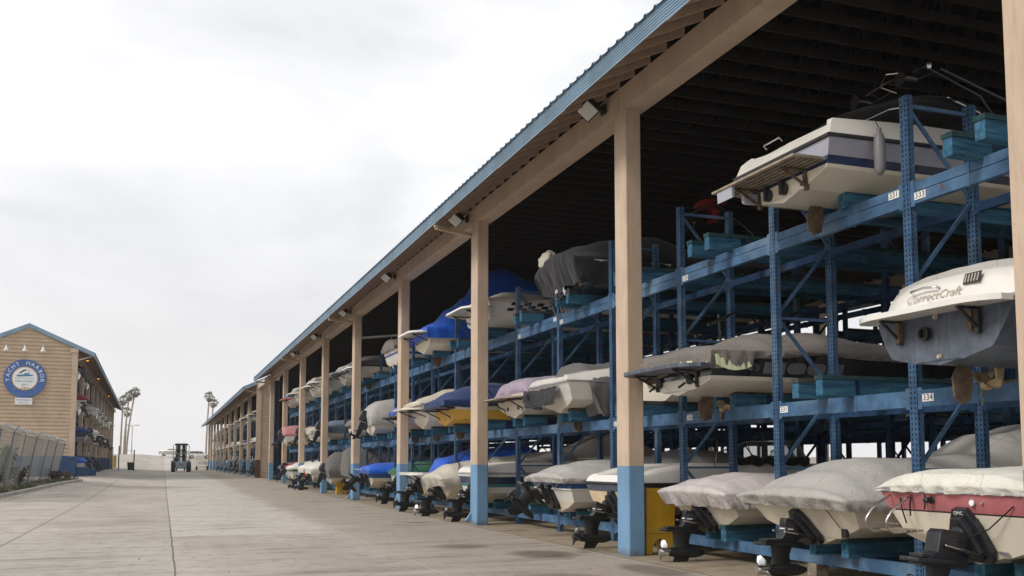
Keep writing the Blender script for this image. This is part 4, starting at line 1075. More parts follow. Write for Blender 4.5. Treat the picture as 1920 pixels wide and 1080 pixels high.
for k in range(5): mb.box((-.09+k*.04, -.045, .0042), (-.075+k*.04, .045, .008), 1, Mx)
mb.build('vent_plate', [M['dark'], M['badge']], m0)
mb = MB(); mb.lathe([(.075, .0), (.075, .05), (.05, .05), (.05, .01)], Matrix.Translation((.01, .18, .36)) @ XAFT, 16); mb.build('exhaust', M['rubber'], m0)
for y in (.55, -.48): mb = MB(); mb.box((-.05, y-.03, .30), (-.0, y+.03, .52)); mb.build('hinge', M['bronzedark'], m0)
for (y, z) in ((-.02, .09), (.02, .52)): mb = MB(); mb.lathe([(.03, 0), (.02, .03)], Matrix.Translation((0, y, z)) @ XAFT, 10); mb.build('plug', M['badge'], m0)
inboard(m0, .15)
cover_mesh(s, st, m0, 'c_grey', [(.10, .10), (.2, .22), (.4, .42), (.55, .6), (.75, .3), (1, .05)], drop=.18, p=2.4, amp=.03, seed=41, t0=.06, over=.01, base=.38, nu=110, nv=70)

# 2: black hull, taupe canvas, big grey letters
s = spec(L=6.6, hb=1.16, ch=1.0, dead=.18, sh=.62, rake=.02, rows=[(.08, 'cream'), (.16, 'cream'), (.98, 'black'), (1., 'dark')], bottom='cream', fine=.5)
m2, st = boat('black and cream boat under a taupe canvas with big grey block letters on its side', 7.80, 2, 2.66, s)
platform(m2, s, .40, .56, 1.0, 'navyfade', .055, False, 'swim_platform', 'dark', rr=.7)
cover_mesh(s, st, m2, 'c_brown', [(0, .06), (.03, .15), (.11, .17), (.16, .36), (.2, .44), (.27, .40), (.33, .46), (.4, .40), (.6, .3), (.8, .2), (1, .05)], drop=.26, p=2.2, amp=.055, seed=51.3, tip=.05, nu=200, nv=96, gather=1.2, over=.04, dropf=lambda t, sg: 1.1 if t < .1 else (.12+.30*abs(math.sin(t*9+.5))))
mb = MB()                                     # letters laid on the side
def side_pt(t, f, off=.008):
    q = st(t); return (q['x'], -(lerp(q['cb'], q['hb'], f**.85)+off), lerp(q['cz'], q['sz'], f))
t0 = .133
for kind, a, b_ in (('r', .0, .060), ('o', .064, .117), ('o', .120, .173), ('r', .177, .225)):
    if kind == 'r': mb.poly([side_pt(t0+a, .27), side_pt(t0+b_, .27), side_pt(t0+b_, .66), side_pt(t0+a, .66)])
    else:
        pts = []
        for k in range(24):
            an = 2*math.pi*k/24; cx, cy = math.cos(an), math.sin(an); e = .55
            pts.append(side_pt(t0+(a+b_)/2+(b_-a)/2*math.copysign(abs(cx)**e, cx), .465+.195*math.copysign(abs(cy)**.8, cy)))
        mb.poly(pts)
mb.build('lettering', M['lettergrey'], m2, fix=False)
mb = MB()
for k in range(5): mb.tube([side_pt(.085+.004*k, .60-.06*k), side_pt(.105+.004*k, .62-.05*k), side_pt(.122-.002*k, .50-.04*k)], .004, n=4)
mb.build('side_graphic', M['lettergrey'], m2)
mb = MB(); rows = []
for k in range(14): 
    f = k/13; rows.append([(-.03+.62*f+.01*math.sin(k*2), -1.16-.02-.014*math.sin(k*2.7)-.02*j, .56-.08*j-(.04*j*math.sin(f*3) if j else 0)) for j in (0, 1, 2)])
rows2 = [[(-.04-.015*math.sin(k*2.7)-.02*j, -1.15+2.2*k/24, .56-.06*j) for j in (0, 1, 2)] for k in range(25)]
mb.grid(rows); mb.grid(rows2); mb.build('towel', M['lime'], m2, smooth=180)
mb = MB()
for y in (.55, -.42): mb.lathe([(.085, 0), (.085, .05), (.05, .06)], Matrix.Translation((0, y, .24)) @ XAFT, 12); mb.tube([(-.1, y, .18), (-.2, y+.05, .10)], .02, n=5)
mb.build('trim_tab', M['dark'], m2)
inboard(m2, .35)
mb = MB()
for x in (1.0, 2.1): mb.tube([(x, .3, .9), (x-.05, .28, 1.42)], .02, n=6); mb.tube([(x-.3, .2, 1.22), (x+.5, .35, 1.55)], .03, n=6)
mb.build('tower', M['black'], m2)

# 3: mid tier behind the column, plain beige
s = spec(L=6.0, hb=1.1, sh=.8, rows=[(.55, 'cream'), (.62, 'dark'), (1., 'white')], bottom='cream')
m3, st = boat('cream boat with brown canvas in the middle tier just behind the nearest full column', 8.9, 3, 2.64, s)
cover_mesh(s, st, m3, 'c_brown', [(0, .15), (.15, .4), (.4, .6), (.55, .7), (.8, .3), (1, .05)], amp=.04, seed=61, nu=50, nv=34)
# 4: white hull with a torn charcoal cover
s = spec(L=6.4, hb=1.14, ch=.96, dead=.24, sh=.62, rake=.3, rows=[(.55, 'white'), (1., 'white')], bottom='cream')
m4, st = boat('white boat with a torn charcoal cover slipping off its stern', 8.15, 4, 2.66, s, dy=.1)
top_deck(s, st, m4, .40, .25, ('white', 'grey'), [(0, .35), (.08, .6), (.2, 1), (.5, 1.1), (1, .3)])
rail(s, st, m4, 'steel', r=.024)
cover_mesh(s, st, m4, 'c_dgrey', [(.0, .40), (.10, .48), (.3, .62), (.5, .85), (.7, .5), (1, .1)], drop=.52, p=3., amp=.08, seed=71.3, t0=.075, nu=60, nv=40, over=.05, gather=2., dropf=lambda t, sg: 1.1+.5*math.sin(t*22))
mb = MB()
rows = [[(-.30-.16*(1-q/8)*(.5+.5*noise.noise(Vector((k*.5, q*.4, 3))))-.06*abs(noise.noise(Vector((k*.8, q*.7, 9)))), 1.16-1.75*k/26, .16+.40*q/8-.10*abs(noise.noise(Vector((k*.35, 1, 1))))) for q in range(9)] for k in range(27)]
mb.grid(rows); mb.tube([(-.38, 1.15, .52), (-.46, .95, .30), (-.40, .55, .16), (-.36, .2, .10)], [.05, .07, .06, .03], n=8); mb.build('torn_edge', M['c_black'], m4, smooth=180)
inboard(m4, .3)
# 5: mauve canvas
s = spec(L=6.3, hb=1.15, ch=.95, dead=.22, sh=.58, rake=.1, rows=[(.6, 'cream'), (1., 'cream')], bottom='cream')
m5, st = boat('cream boat with a mauve canvas and a teak swim platform', 8.1, 5, 2.66, s)
platform(m5, s, .46, .55, 1.0, 'teak', .035, True)
cover_mesh(s, st, m5, 'c_purple', [(0, .28), (.04, .40), (.15, .46), (.3, .44), (.6, .3), (1, .05)], drop=.08, p=4.5, amp=.035, seed=81, nu=60, nv=40, gather=1.8)
mb = MB()
for y in (.4, -.35): mb.box((-.05, y-.07, .2), (-.02, y+.07, .36))
mb.build('vent_plate', M['dark'], m5)
# 7: yellow hull with navy canvas
s = spec(L=6.4, hb=1.12, ch=.9, dead=.2, sh=.72, rake=.1, rows=[(.5, 'yellow'), (.9, 'cream'), (1., 'white')], bottom='yellow', transom={'all': 'yellow'})
m7, st = boat('yellow hulled boat under a navy canvas', 7.95, 7, 2.66, s)
platform(m7, s, .5, .6, .96, 'dark', .05, False)
cover_mesh(s, st, m7, 'c_navy', [(0, .05), (.05, .3), (.12, .5), (.2, .62), (.4, .60), (.7, .4), (1, .05)], drop=.20, p=2., amp=.05, seed=91, nu=56, nv=36, tip=.25)
mb = MB()
for y in (.45, -.1): mb.box((-.03, y-.09, .2), (.0, y+.09, .42))
mb.build('vent_plate', M['dark'], m7); inboard(m7, .3, 'bronze')
# 8: cream boat, platform folded in cream canvas
s = spec(L=6.3, hb=1.14, ch=.9, dead=.24, sh=.8, rows=[(1., 'white')], bottom='cream')
m8, st = boat('pale cream boat with a cream canvas reaching over its stern platform, beside the yellow hull', 8.0, 8, 2.66, s)
platform(m8, s, .62, .85, 1.0, 'cream', .06, True, rr=.6)
cover_mesh(s, st, m8, 'c_cream', [(0, .08), (.06, .3), (.14, .52), (.3, .6), (.6, .6), (1, .1)], drop=.08, p=2.2, amp=.03, seed=95, nu=44, nv=30, tip=.2); inboard(m8, .3)

# ======== top tier ========
# 1: large white and grey boat, wooden platform, fender
s = spec(L=7.4, hb=1.08, ch=.96, dead=.22, sh=.62, rake=.06, rows=[(.08, 'cream'), (.14, 'cream'), (.40, 'navy'), (.98, 'grey'), (1., 'dark')], bottom='cream', fine=.5, transom={})
t1, st = boat('big white and grey boat with wooden platform and hanging grey fender, top tier', 7.95, 1, 5.15, s, dy=.12)
rail(s, st, t1, 'dark', r=.028)
top_deck(s, st, t1, .28, .10, ('white', 'grey'), [(0, .95), (.1, 1.0), (.16, 1.1), (.5, 1.0), (1, .4)])
platform(t1, s, .34, .52, .90, 'teak', .032, True, rr=.12)
mb = MB(); mb.lathe([(.02, -.30), (.05, -.27), (.07, -.22), (.076, 0), (.07, .18), (.045, .24), (.03, .28), (.03, .32)], Matrix.Translation((.62, -1.20, .42)), 14); f_ = mb.build('fender', M['lettergrey'], t1, smooth=50)
mb = MB(); mb.tube([(.62, -1.20, .74), (.64, -1.12, .86)], .007, n=5); mb.build('rope', M['dark'], f_)
def one(name, mat, parent, fn, smooth=None):
    mb = MB(); fn(mb); return mb.build(name, M[mat], parent, smooth=smooth)
YN = Matrix.Rotation(R(90), 4, 'X')
one('cleat', 'dark', t1, lambda m: m.bar((.56, -1.0, .87), (.76, -.98, .87), .025, .02))
one('grab_handle', 'chrome', t1, lambda m: m.tube([(.06, .45, .90), (.01, .45, .95), (.01, .08, .96), (.06, .08, .91)], .013, n=6))
one('vent', 'dark', t1, lambda m: m.lathe([(.05, 0), (.045, .01)], Matrix.Translation((1.5, -1.04, .80)) @ YN, 12))
one('pole_holder', 'dark', t1, lambda m: (m.lathe([(.05, 0), (.045, .03)], Matrix.Translation((2.75, -1.04, .80)) @ YN, 12), m.bar((2.72, -1.05, .82), (3.2, -.95, .96), .03, .03)))
for y in (.30, -.06): one('exhaust', 'dark', t1, lambda m: (m.lathe([(.085, 0), (.085, .05), (.06, .06)], Matrix.Translation((-.01, y, .18)) @ XAFT, 12), m.box((-.10, y-.03, .10), (0, y+.03, .30))))
one('trim_tab', 'grey', t1, lambda m: m.prism([(-.30, .26), (.0, .26), (-.02, .12), (-.24, .12)], .55, .60))
one('step_plate', 'grey', t1, lambda m: m.prism([(-.52, .36), (-.46, .38), (-.48, .17), (-.51, .16)], .48, .86))
one('cable', 'dark', t1, lambda m: (m.tube([(-.02, -.45, .38), (-.03, -.48, .2)], .007, n=5), m.box((-.05, -.53, .12), (0, -.44, .18))))
inboard(t1, .35)
mb = MB(); rows = []                          # black bimini and wake tower
for i in range(9):
    f = i/8; rows.append([(.85+2.1*f, -.98+1.96*j/10, 1.0+.36*math.sin(math.pi*(.12+.75*f))+.14*math.cos((j-5)/5*1.4)) for j in range(11)])
mb.grid(rows); o = mb.build('bimini', M['c_black'], t1, smooth=180, fix=False); sd = o.modifiers.new('thick', 'SOLIDIFY'); sd.thickness = .02
tw = tower(t1, 3.1, .98, .85, 1.10, 'black', 1.25)
for (x, y) in ((1.15, -.5), (1.15, .45)): one('tower_speaker', 'black', tw, lambda m: m.lathe([(.05, -.12), (.11, -.08), (.12, .1), (.1, .13)], Matrix.Translation((x+.6, y, 1.80)) @ XAFT, 14), 40)
for y in (-.75, .75): one('tower_lamp', 'chrome', tw, lambda m: m.lathe([(.03, -.06), (.05, 0), (.03, .06)], Matrix.Translation((1.9, y, 1.94)), 10), 40)
one('board_rack', 'chrome', tw, lambda m: m.tube([(1.8, -.5, 1.92), (1.65, -.2, 1.98), (1.8, .1, 1.92), (2.1, .12, 1.88)], .012, n=6))
one('stay', 'chrome', tw, lambda m: m.tube([(.6, -.95, .92), (1.0, -.95, 1.12), (1.5, -.9, 1.26)], .013, n=6))
one('stay', 'chrome', tw, lambda m: m.tube([(2.0, -.95, 1.42), (2.5, -1.0, 1.25), (3.0, -.98, .95)], .014, n=6))

# 4: black canvas with white graphic hull
s = spec(L=7.0, hb=1.14, ch=1.0, dead=.24, sh=.72, rake=.25, rows=[(.30, 'black'), (.42, 'white'), (.96, 'white'), (1., 'dark')], bottom='black', fine=.55)
t4, st = boat('white boat with black side graphics under a black canvas sagging over its stern, top tier', 8.42, 4, 5.15, s)
cover_mesh(s, st, t4, 'c_black', [(0, .28), (.05, .45), (.12, .62), (.25, .8), (.4, .5), (.6, .35), (1, .05)], drop=.40, p=2.6, amp=.06, seed=101, nu=70, nv=44, tip=.2, gather=2., dropf=lambda t, sg: 1.4 if t < .2 else .35)
mb = MB()
rq = random.Random(4)
def sp4(t, f): q = st(t); return (q['x'], -(lerp(q['cb'], q['hb'], f**.85)+.006), lerp(q['cz'], q['sz'], f))
for k in range(9):
    t = .30+.035*k; a = rq.uniform(.44, .55); h = rq.uniform(.12, .3); wv = .018*rq.uniform(.6, 1.4)
    mb.poly([sp4(*c_) for c_ in ((t, a), (t+wv, a+.03), (t+wv*1.8, a+h), (t+wv*.6, a+h*.85))])
mb.build('side_graphic', M['black'], t4, fix=False)
mb = MB()
mb.add(text_mb('SEA', .26, .002, .2, 1.1), facing((st(.42)['x'], -st(.42)['hb']-.012, .52), (1, 0, 0), (0, 0, 1)), 0); mb.build('lettering', M['black'], t4, fix=False)
mb = MB(); N_ = 10
rows = []
for i in range(N_+1):
    a = math.pi*i/N_; rows.append([(-.28-.20*math.sin(a)*math.cos(b_*.55)+.02*math.sin(i*3+b_*2), .62+.24*math.cos(b_*.55*1.8)*math.sin(a), .98+.24*-math.cos(a)+.02*math.sin(b_*3)) for b_ in range(13)])
mb.grid(rows); mb.build('canvas_bag', M['c_tan'], t4, smooth=180, fix=False)
mb = MB()
for (y, z) in ((.5, .12), (.3, .2), (.1, .1), (-.15, .18), (-.4, .12)):
    mb.lathe([(.03, -.1), (.05, 0), (.03, .08)], Matrix.Translation((-.25, y, z)) @ Matrix.Rotation(R(70*y), 4, 'X'), 8, 1 if z > .15 else 0)
mb.tube([(-.3, .6, .1), (-.4, .3, -.05), (-.3, .0, .02), (-.35, -.3, .08)], .02, 0, n=5); mb.tube([(-.25, .62, .0), (-.1, .66, -.32)], .01, 1, n=5); mb.tube([(-.25, .2, .0), (-.1, .3, -.3)], .01, 1, n=5)
mb.build('folded_rack', [M['dark'], M['chrome']], t4)
mb = MB(); mb.tube([(4.2, -1.05, .9), (4.0, -1.0, 1.6), (3.2, -.8, 2.3), (3.1, .8, 2.3), (3.9, 1.0, 1.6), (4.2, 1.05, .9)], .03, n=7); mb.tube([(3.15, -.6, 2.3), (4.6, -.75, 1.9)], .014, 1, n=5)
for y in (-.5, .1, .6): mb.lathe([(.13, 0), (.15, .03), (.13, .06)], Matrix.Translation((3.1, y, 2.05)) @ XAFT, 12)
tw = mb.build('tower', [M['black'], M['chrome']], t4, smooth=50)
mb = MB(); mb.prism([(2.9, 2.25), (3.5, 2.3), (3.55, 2.42), (2.95, 2.38)], -.75, -.25, 0, None, .1); mb.prism([(3.2, 1.9), (3.35, 1.9), (3.4, 2.2), (3.2, 2.2)], -.6, -.4, 0); mb.build('board_bag', M['redcloth'], tw)

# 6: white with chequered flash
s = spec(L=7.0, hb=1.15, ch=1.0, dead=.24, sh=.74, rake=.1, rows=[(1., 'white')], bottom='white', fine=.55)
t6, st = boat('white boat with a black chequered side flash and white swim platform, top tier', 8.1, 6, 5.16, s)
platform(t6, s, .52, .75, 1.02, 'white', .05, True, under='teak', rr=.5)
cover_mesh(s, st, t6, 'c_tan', [(0, .1), (.1, .35), (.3, .30), (.45, .22), (.6, .2), (1, .05)], drop=.08, p=2.6, amp=.03, seed=111, nu=44, nv=30, gather=.8)
mb = MB()
def sp6(t, f): q = st(t); return (q['x'], -(lerp(q['cb'], q['hb'], f**.85)+.006), lerp(q['cz'], q['sz'], f))
for k in range(8):
    for j in range(3):
        if (k+j) % 2 == 0:
            ta, tb_ = .055+.026*k+.008*j, .081+.026*k+.008*j; fa, fb_ = .42+.15*j, .57+.15*j
            mb.poly([sp6(ta, fa), sp6(tb_, fa), sp6(tb_+.008, fb_), sp6(ta+.008, fb_)])
mb.build('side_graphic', M['black'], t6, fix=False)
# 8: bright blue cover over a tower
s = spec(L=7.0, hb=1.15, ch=.92, dead=.26, sh=.74, rake=.1, rows=[(.6, 'cream'), (1., 'white')], bottom='cream', fine=.55)
t8, st = boat('cream boat under a tall bright blue cover peaked over its tower, top tier', 8.0, 8, 5.13, s)
platform(t8, s, .62, .70, 1.0, 'white', .06, True, rr=.5)
cover_mesh(s, st, t8, 'c_blue', [(0, .05), (.06, .3), (.13, .85), (.2, 1.25), (.245, 1.7), (.29, 2.1), (.38, 2.28), (.51, 1.95), (.66, 1.15), (.8, .4), (1, .1)], drop=.34, p=2.6, amp=.05, seed=121, nu=56, nv=40, gather=.6, tip=.1)
inboard(t8, .3)
# ------------------------------------------------------------------ smaller boats farther along
def quick(label, loc, hull, cov, drive=None, plat=None, prof=None, seed=0, L=6.2, hb=1.12, sh=.72, rz=0., group=None, drop=.12, bottom='cream', nu=30, nv=22, n=12, amp=.05, top=False, t0=0., tip=.08, motor_mat='drive2', gather=.8, p=2.5):
    rows = hull if isinstance(hull, list) else [(1., hull)]
    s = spec(L=L, hb=hb, sh=sh, rows=rows, bottom=bottom, n=n)
    root = thing('boat', label, 'boat', loc, rz, group); st = hull_mesh(s, root)
    if top: top_deck(s, st, root, .3, .2, ('white', 'grey'), [(0, .5), (.15, 1), (.6, 1), (1, .3)])
    if cov: cover_mesh(s, st, root, cov, prof or [(0, .12), (.08, .35), (.25, .45), (.45, .7), (.6, .6), (.8, .3), (1, .06)], drop=drop, seed=seed, nu=nu, nv=nv, amp=amp, t0=t0, tip=tip, gather=gather, p=p)
    if drive == 'stern': sterndrive(root, (transom_x(s, .05), 0, .02), tilt=5)
    elif drive == 'tilt': sterndrive(root, (transom_x(s, .05), 0, .05), tilt=40)
    elif drive == 'out': outboard(root, (transom_x(s, .5)+.02, 0, .30), tilt=22, cowl=motor_mat, scale=.78)
    elif drive == 'in': inboard(root, .3)
    if plat: platform(root, s, .5, .6, .98, plat, .05, False, rr=.5)
    return root, s, st
Z1, Z2, Z3 = .5, 2.65, 5.16
Y_ = RACK_Y
# near shed, top tier
quick('white boat with blue side line and taupe canvas, above the big light grey canvas', (8.3, Y_(10), Z3), [(.45, 'white'), (.6, 'hullblue'), (1., 'white')], 'c_brown', None, None, [(0, .3), (.1, .5), (.5, .6), (1, .1)], 7, L=7, sh=.8, hb=1.15)
tr, s_, st_ = quick('grey canvas boat carrying a white board on its tower, top tier', (8.0, Y_(12), Z3), [(.6, 'cream'), (1., 'black')], 'c_dgrey', 'in', 'white', None, 12)
tw = tower(tr, 2.4, 1.0, .9, 1.2, 'chrome', .8); mb = MB(); mb.prism([(-.1, 1.75), (1.6, 1.95), (1.65, 2.02), (-.05, 1.84)], -.9, -.55, 0, None, .1); mb.build('board', M['white'], tw)
quick('boat with pale grey canvas and bow rails, top tier, next before the board tower', (7.9, Y_(13), Z3), [(.6, 'white'), (1., 'navy')], 'c_grey', 'in', 'navyfade', None, 15)
quick('boat with long pale canvas over its platform, top tier, above the pale blue tarpaulin', (7.6, Y_(15), Z3), [(.6, 'white'), (1., 'white')], 'c_grey', None, 'white', [(0, .05), (.15, .4), (.4, .7), (1, .1)], 18, tip=.2)
quick('boat with red hull showing under grey canvas, top tier', (7.7, Y_(16), Z3), [(.4, 'white'), (1., 'redbright')], 'c_grey', None, 'white', None, 21)
quick('small white boat with grey canvas, top tier, near the far end', (7.6, Y_(18), Z3), 'white', 'c_grey', None, 'white', None, 25)
quick('boat with teal tarpaulin and red tip, top tier, last bay but one', (7.8, Y_(20), Z3), 'white', 'c_lblue', None, 'redbright', None, 27)
# near shed, middle tier
quick('white boat with a small bright blue cover rolled over its stern, middle tier', (8.0, Y_(9), Z2), 'white', 'c_blue', 'in', 'dark', [(0, .12), (.05, .35), (.2, .38), (.3, .1), (.5, .05), (1, .05)], 31, drop=.1)
quick('tall boat wrapped in a big light grey canvas with tilted outboard motor', (8.05, Y_(11), Z2), [(1., 'cream')], 'c_grey', 'out', None, [(0, .35), (.05, .7), (.2, .85), (.5, .8), (.8, .5), (1, .2)], 33, drop=.3, p=5, amp=.07)
quick('dark hulled boat with brown canvas beside the big light grey canvas', (8.4, Y_(13), Z2), [(.5, 'cream'), (1., 'black')], 'c_brown', None, None, None, 35)
quick('boat with crumpled pale blue tarpaulin and outboard motor, middle tier', (7.95, Y_(15), Z2), 'white', 'c_lblue', 'out', None, None, 37, drop=.3, amp=.11, gather=2)
quick('boat with taupe canvas, middle tier, two bays past the pale blue tarpaulin', (8.1, Y_(17), Z2), 'cream', 'c_tan', None, None, None, 39, drop=.2)
quick('boat with a beige canvas and dark outboard, middle tier, near the far end', (8.0, Y_(18), Z2), 'cream', 'c_tan', 'out', None, None, 40, drop=.3)
quick('boat with faded pink canvas and black motor, middle tier at the far end', (7.6, Y_(20), Z2), 'white', 'c_pink', 'out', None, [(0, .5), (.1, .6), (.4, .6), (1, .1)], 43)
# near shed, ground tier
quick('white boat with green canvas on the ground, behind the bright blue tarpaulin', (8.6, Y_(10), Z1), 'white', 'c_green', 'stern', None, None, 47)
br, s_, st_ = quick('blue hulled boat under a bright blue tarpaulin on the ground beyond the third full column', (8.0, Y_(11), Z1+.05), [(.30, 'cream'), (.98, 'hullblue'), (1., 'white')], 'c_blue', 'tilt', None, [(0, .15), (.06, .3), (.3, .38), (.6, .4), (1, .1)], 49, drop=.16, amp=.045)
mb = MB(); mb.tube([(-.25, .9, .5), (-.5, .9, .75), (-.5, -.9, .75), (-.25, -.9, .5)], .018, n=6); mb.tube([(-.45, .5, .75), (-.3, .5, .35)], .015, n=5); mb.build('stern_rail', M['chrome'], br)
quick('charcoal canvas boat with a tall humped cover on the ground', (8.2, Y_(13), Z1), 'black', 'c_dgrey', None, None, [(0, .9), (.05, 1.1), (.3, .9), (.7, .5), (1, .1)], 51, drop=.3)
quick('boat in a rounded charcoal canvas with a pale edge on the ground', (7.75, Y_(14), Z1), 'white', 'c_dgrey', 'out', None, [(0, .4), (.05, .85), (.2, .95), (.6, .5), (1, .1)], 53, drop=.45, p=2)
quick('white canvas boat with black outdrive on the ground, nearer of two side by side', (7.7, Y_(16), Z1), 'white', 'c_ivory', 'stern', None, None, 55, drop=.3, amp=.09)
quick('white canvas boat with a red roll on its cover on the ground', (7.7, Y_(17), Z1), 'redbright', 'c_ivory', 'stern', None, None, 57, drop=.25, amp=.09)
quick('green hulled boat with white canvas on the ground near the far end', (7.7, Y_(19), Z1), [(.5, 'white'), (1., 'green')], 'c_ivory', None, None, None, 59)
quick('boat with dark red canvas on the ground near the far end', (7.8, Y_(20), Z1), 'white', 'c_red', 'out', None, None, 61)
quick('grey canvas boat on the ground in the last bay', (7.8, Y_(21), Z1), 'black', 'c_dgrey', None, None, None, 63)
# boats on the back rack, bows this way
XB = 2*PX+W1-8.3
for k, (b, z, cv, hl, lb) in enumerate((
    (0, Z1, 'c_brown', 'white', 'taupe canvas boat on the ground of the back rack behind the red banded boat'),
    (1, Z1, 'c_dgrey', 'white', 'dark grey canvas boat on the back rack behind the light grey canvas'),
    (2, Z1, 'c_brown', 'cream', 'taupe canvas boat with a low bow on the back rack behind the pinkish canvas'),
    (4, Z1, 'c_brown', 'white', 'boat with brown tented canvas on the back rack behind the royal blue boat'),
    (5, Z1, None, 'white', 'uncovered white boat on the back rack behind the empty ground bay'),
    (0, Z2, 'c_dgrey', 'black', 'dark canvas boat on the middle back tier behind the tournament boat'),
    (1, Z2, 'c_brown', 'black', 'black hulled boat in brown canvas on the middle back tier'),
    (2, Z2, 'c_dgrey', 'white', 'white boat with dark canvas and raised tower on the middle back tier'),
    (4, Z2, 'c_black', 'white', 'black canvas boat on the middle back tier behind the torn cover'),
    (6, Z2, 'c_brown', 'cream', 'brown canvas boat on the middle back tier behind the second full column'),
    (1, Z3, None, 'cream', 'cream bottomed boat on the top back tier behind the big grey boat'),
    (3, Z3, None, 'cream', 'bare cream boat on the top back tier behind the nearest full column'))):
    quick(lb, (XB, Y_(b), z), [(.5, 'cream'), (1., hl)], cv, None, None, [(0, .3), (.2, .6), (.4, .95), (.5, .9), (.75, .4), (1, .06)], 200+k*3, L=7.4, rz=R(180), top=cv is None, nu=36, nv=24)
# far right shed: stern tips between the columns
cv = ['c_grey', 'c_tan', 'c_ivory', 'c_dgrey', 'c_navy', 'c_brown']; hl = ['white', 'cream', 'white', 'black', 'white', 'hullblue']
proto = {}
FAR = [(0, 1, 0), (0, 2, 3), (1, 1, 2), (2, 2, 5), (3, 1, 1), (4, 2, 0), (5, 1, 4), (5, 2, 3), (7, 1, 1), (7, 2, 2), (9, 1, 2), (10, 2, 0), (11, 1, 0), (13, 1, 3), (14, 2, 1), (16, 1, 2), (18, 2, 0), (20, 1, 1), (22, 2, 2), (24, 1, 0), (27, 1, 2),
       (0, 0, 3), (1, 0, 1), (3, 0, 0), (4, 0, 3), (6, 0, 2), (8, 0, 5), (10, 0, 0), (12, 0, 3), (15, 0, 1), (18, 0, 0)]
names = ['pale grey', 'beige', 'white', 'charcoal', 'navy', 'brown']
zl = (.3, 2.4, 4.9)
tier = ['ground', 'middle', 'top']
for (b, lv, k) in FAR:
    loc = (7.75, 83.0+3.03*(b+.5), .27+zl[lv]+.16)
    grp = '%s canvas boats on the %s tier of the far right shed' % (names[k], tier[lv]); lb = '%s canvas boat on the %s tier of the far right shed' % (names[k], tier[lv])
    if b == 5 and lv == 1: lb = 'navy canvas boat, the only navy one in the far right shed'; grp = None
    key = (k, lv == 0)
    if key not in proto:
        proto[key] = quick(lb, loc, hl[k], cv[k], 'out' if lv == 0 else None, None if lv == 0 else 'white', None, 300+k, nu=16, nv=14, n=8, group=grp)[0]
    else:
        c_ = copy_tree(proto[key]); c_.location = loc; c_['label'] = lb
        if grp: c_['group'] = grp
        elif 'group' in c_: del c_['group']
# left shed: sterns face the lane
def lpos(i, x, z):          # i: distance back from the front gable
    a = R(.75); u = (-x, i); return (-6.0+u[0]*math.cos(a)-u[1]*math.sin(a), 76.2+u[0]*math.sin(a)+u[1]*math.cos(a), .55+z)
for k, (i, x, z, h_, c_, dr, pl, lb) in enumerate((
    (2.2, .1, 6.9, 'white', 'c_dgrey', 'out', None, 'white outboard boat high in the left shed beside the gable'),
    (6.0, -.2, 5.0, 'white', 'c_red', None, 'dark', 'boat with bright red canvas in the left shed'),
    (2.5, .0, 4.3, 'white', 'c_grey', 'out', None, 'pale grey boat in the left shed beside the gable corner, below the red canvas'),
    (3.0, -.5, 2.4, 'navy', 'c_navy', 'out', None, 'navy canvas boat in the left shed above the blue skip'),
    (8.0, -.9, 2.45, 'white', 'c_ivory', None, 'white', 'white pointed boat in the left shed beside the navy canvas'),
    (16, -.6, 4.6, 'white', 'c_grey', None, 'white', 'boat with white platform in the left shed, third opening, middle tier'),
    (24, -.5, 4.6, 'white', 'c_tan', None, 'white', 'boat with beige canvas in the left shed, fourth opening'),
    (32, -.5, 4.55, 'cream', 'c_grey', None, 'dark', 'cream boat in the left shed, fifth opening, middle tier'),
    (42, -.7, 4.5, 'white', 'c_ivory', None, 'white', 'white canvas boat in the left shed toward its far end'),
    (16, -.4, 2.3, 'white', 'c_grey', 'out', None, 'grey canvas outboard boat in the left shed, third opening, low tier'),
    (26, -.4, 2.3, 'cream', 'c_dgrey', 'out', None, 'charcoal canvas boat in the left shed, low tier'),
    (38, -.4, 2.3, 'white', 'c_tan', 'out', None, 'beige canvas outboard boat in the left shed, low tier, far end'),
    (12, .0, 6.9, 'white', 'c_grey', None, 'dark', 'grey canvas boat on the high tier of the left shed'),
    (5.5, -.3, .15, 'white', 'c_blue', 'out', None, 'boat with blue tarpaulin on the ground beside the blue skip'),
    (10.5, -.5, .15, 'stained', 'c_navy', 'out', None, 'yellowed boat on the ground in the left shed, second opening'),
    (20, -.3, .15, 'white', 'c_dgrey', 'out', None, 'charcoal canvas boat on the ground in the left shed'))):
    quick(lb, lpos(i+.6, x, z+.2), h_, c_, dr, pl, None, 400+k*3, L=5.4, hb=1.0, rz=R(180.75), nu=18, nv=14, n=9)
mb = MB()
lr = thing('boat_rack', 'shaded blue boat rack inside the tall narrow left shed', 'boat rack', (-6.0, 76.2, .55), R(180.75))
for i in range(29):
    for x in (.6, 1.6, 4.8): mb.box((x-.05, -.3-2.75*i-.06, -.4), (x+.05, -.3-2.75*i+.06, 7.6))
mb.build('upright', M['rackshade_deep'], lr); mb = MB()
for z in (.2, 2.35, 4.45, 6.75):
    for x in (.6, 1.6, 4.8): mb.box((x-.04, -77.2, z-.18), (x+.04, -.3, z))
mb.build('beam', M['rackshade_deep'], lr)
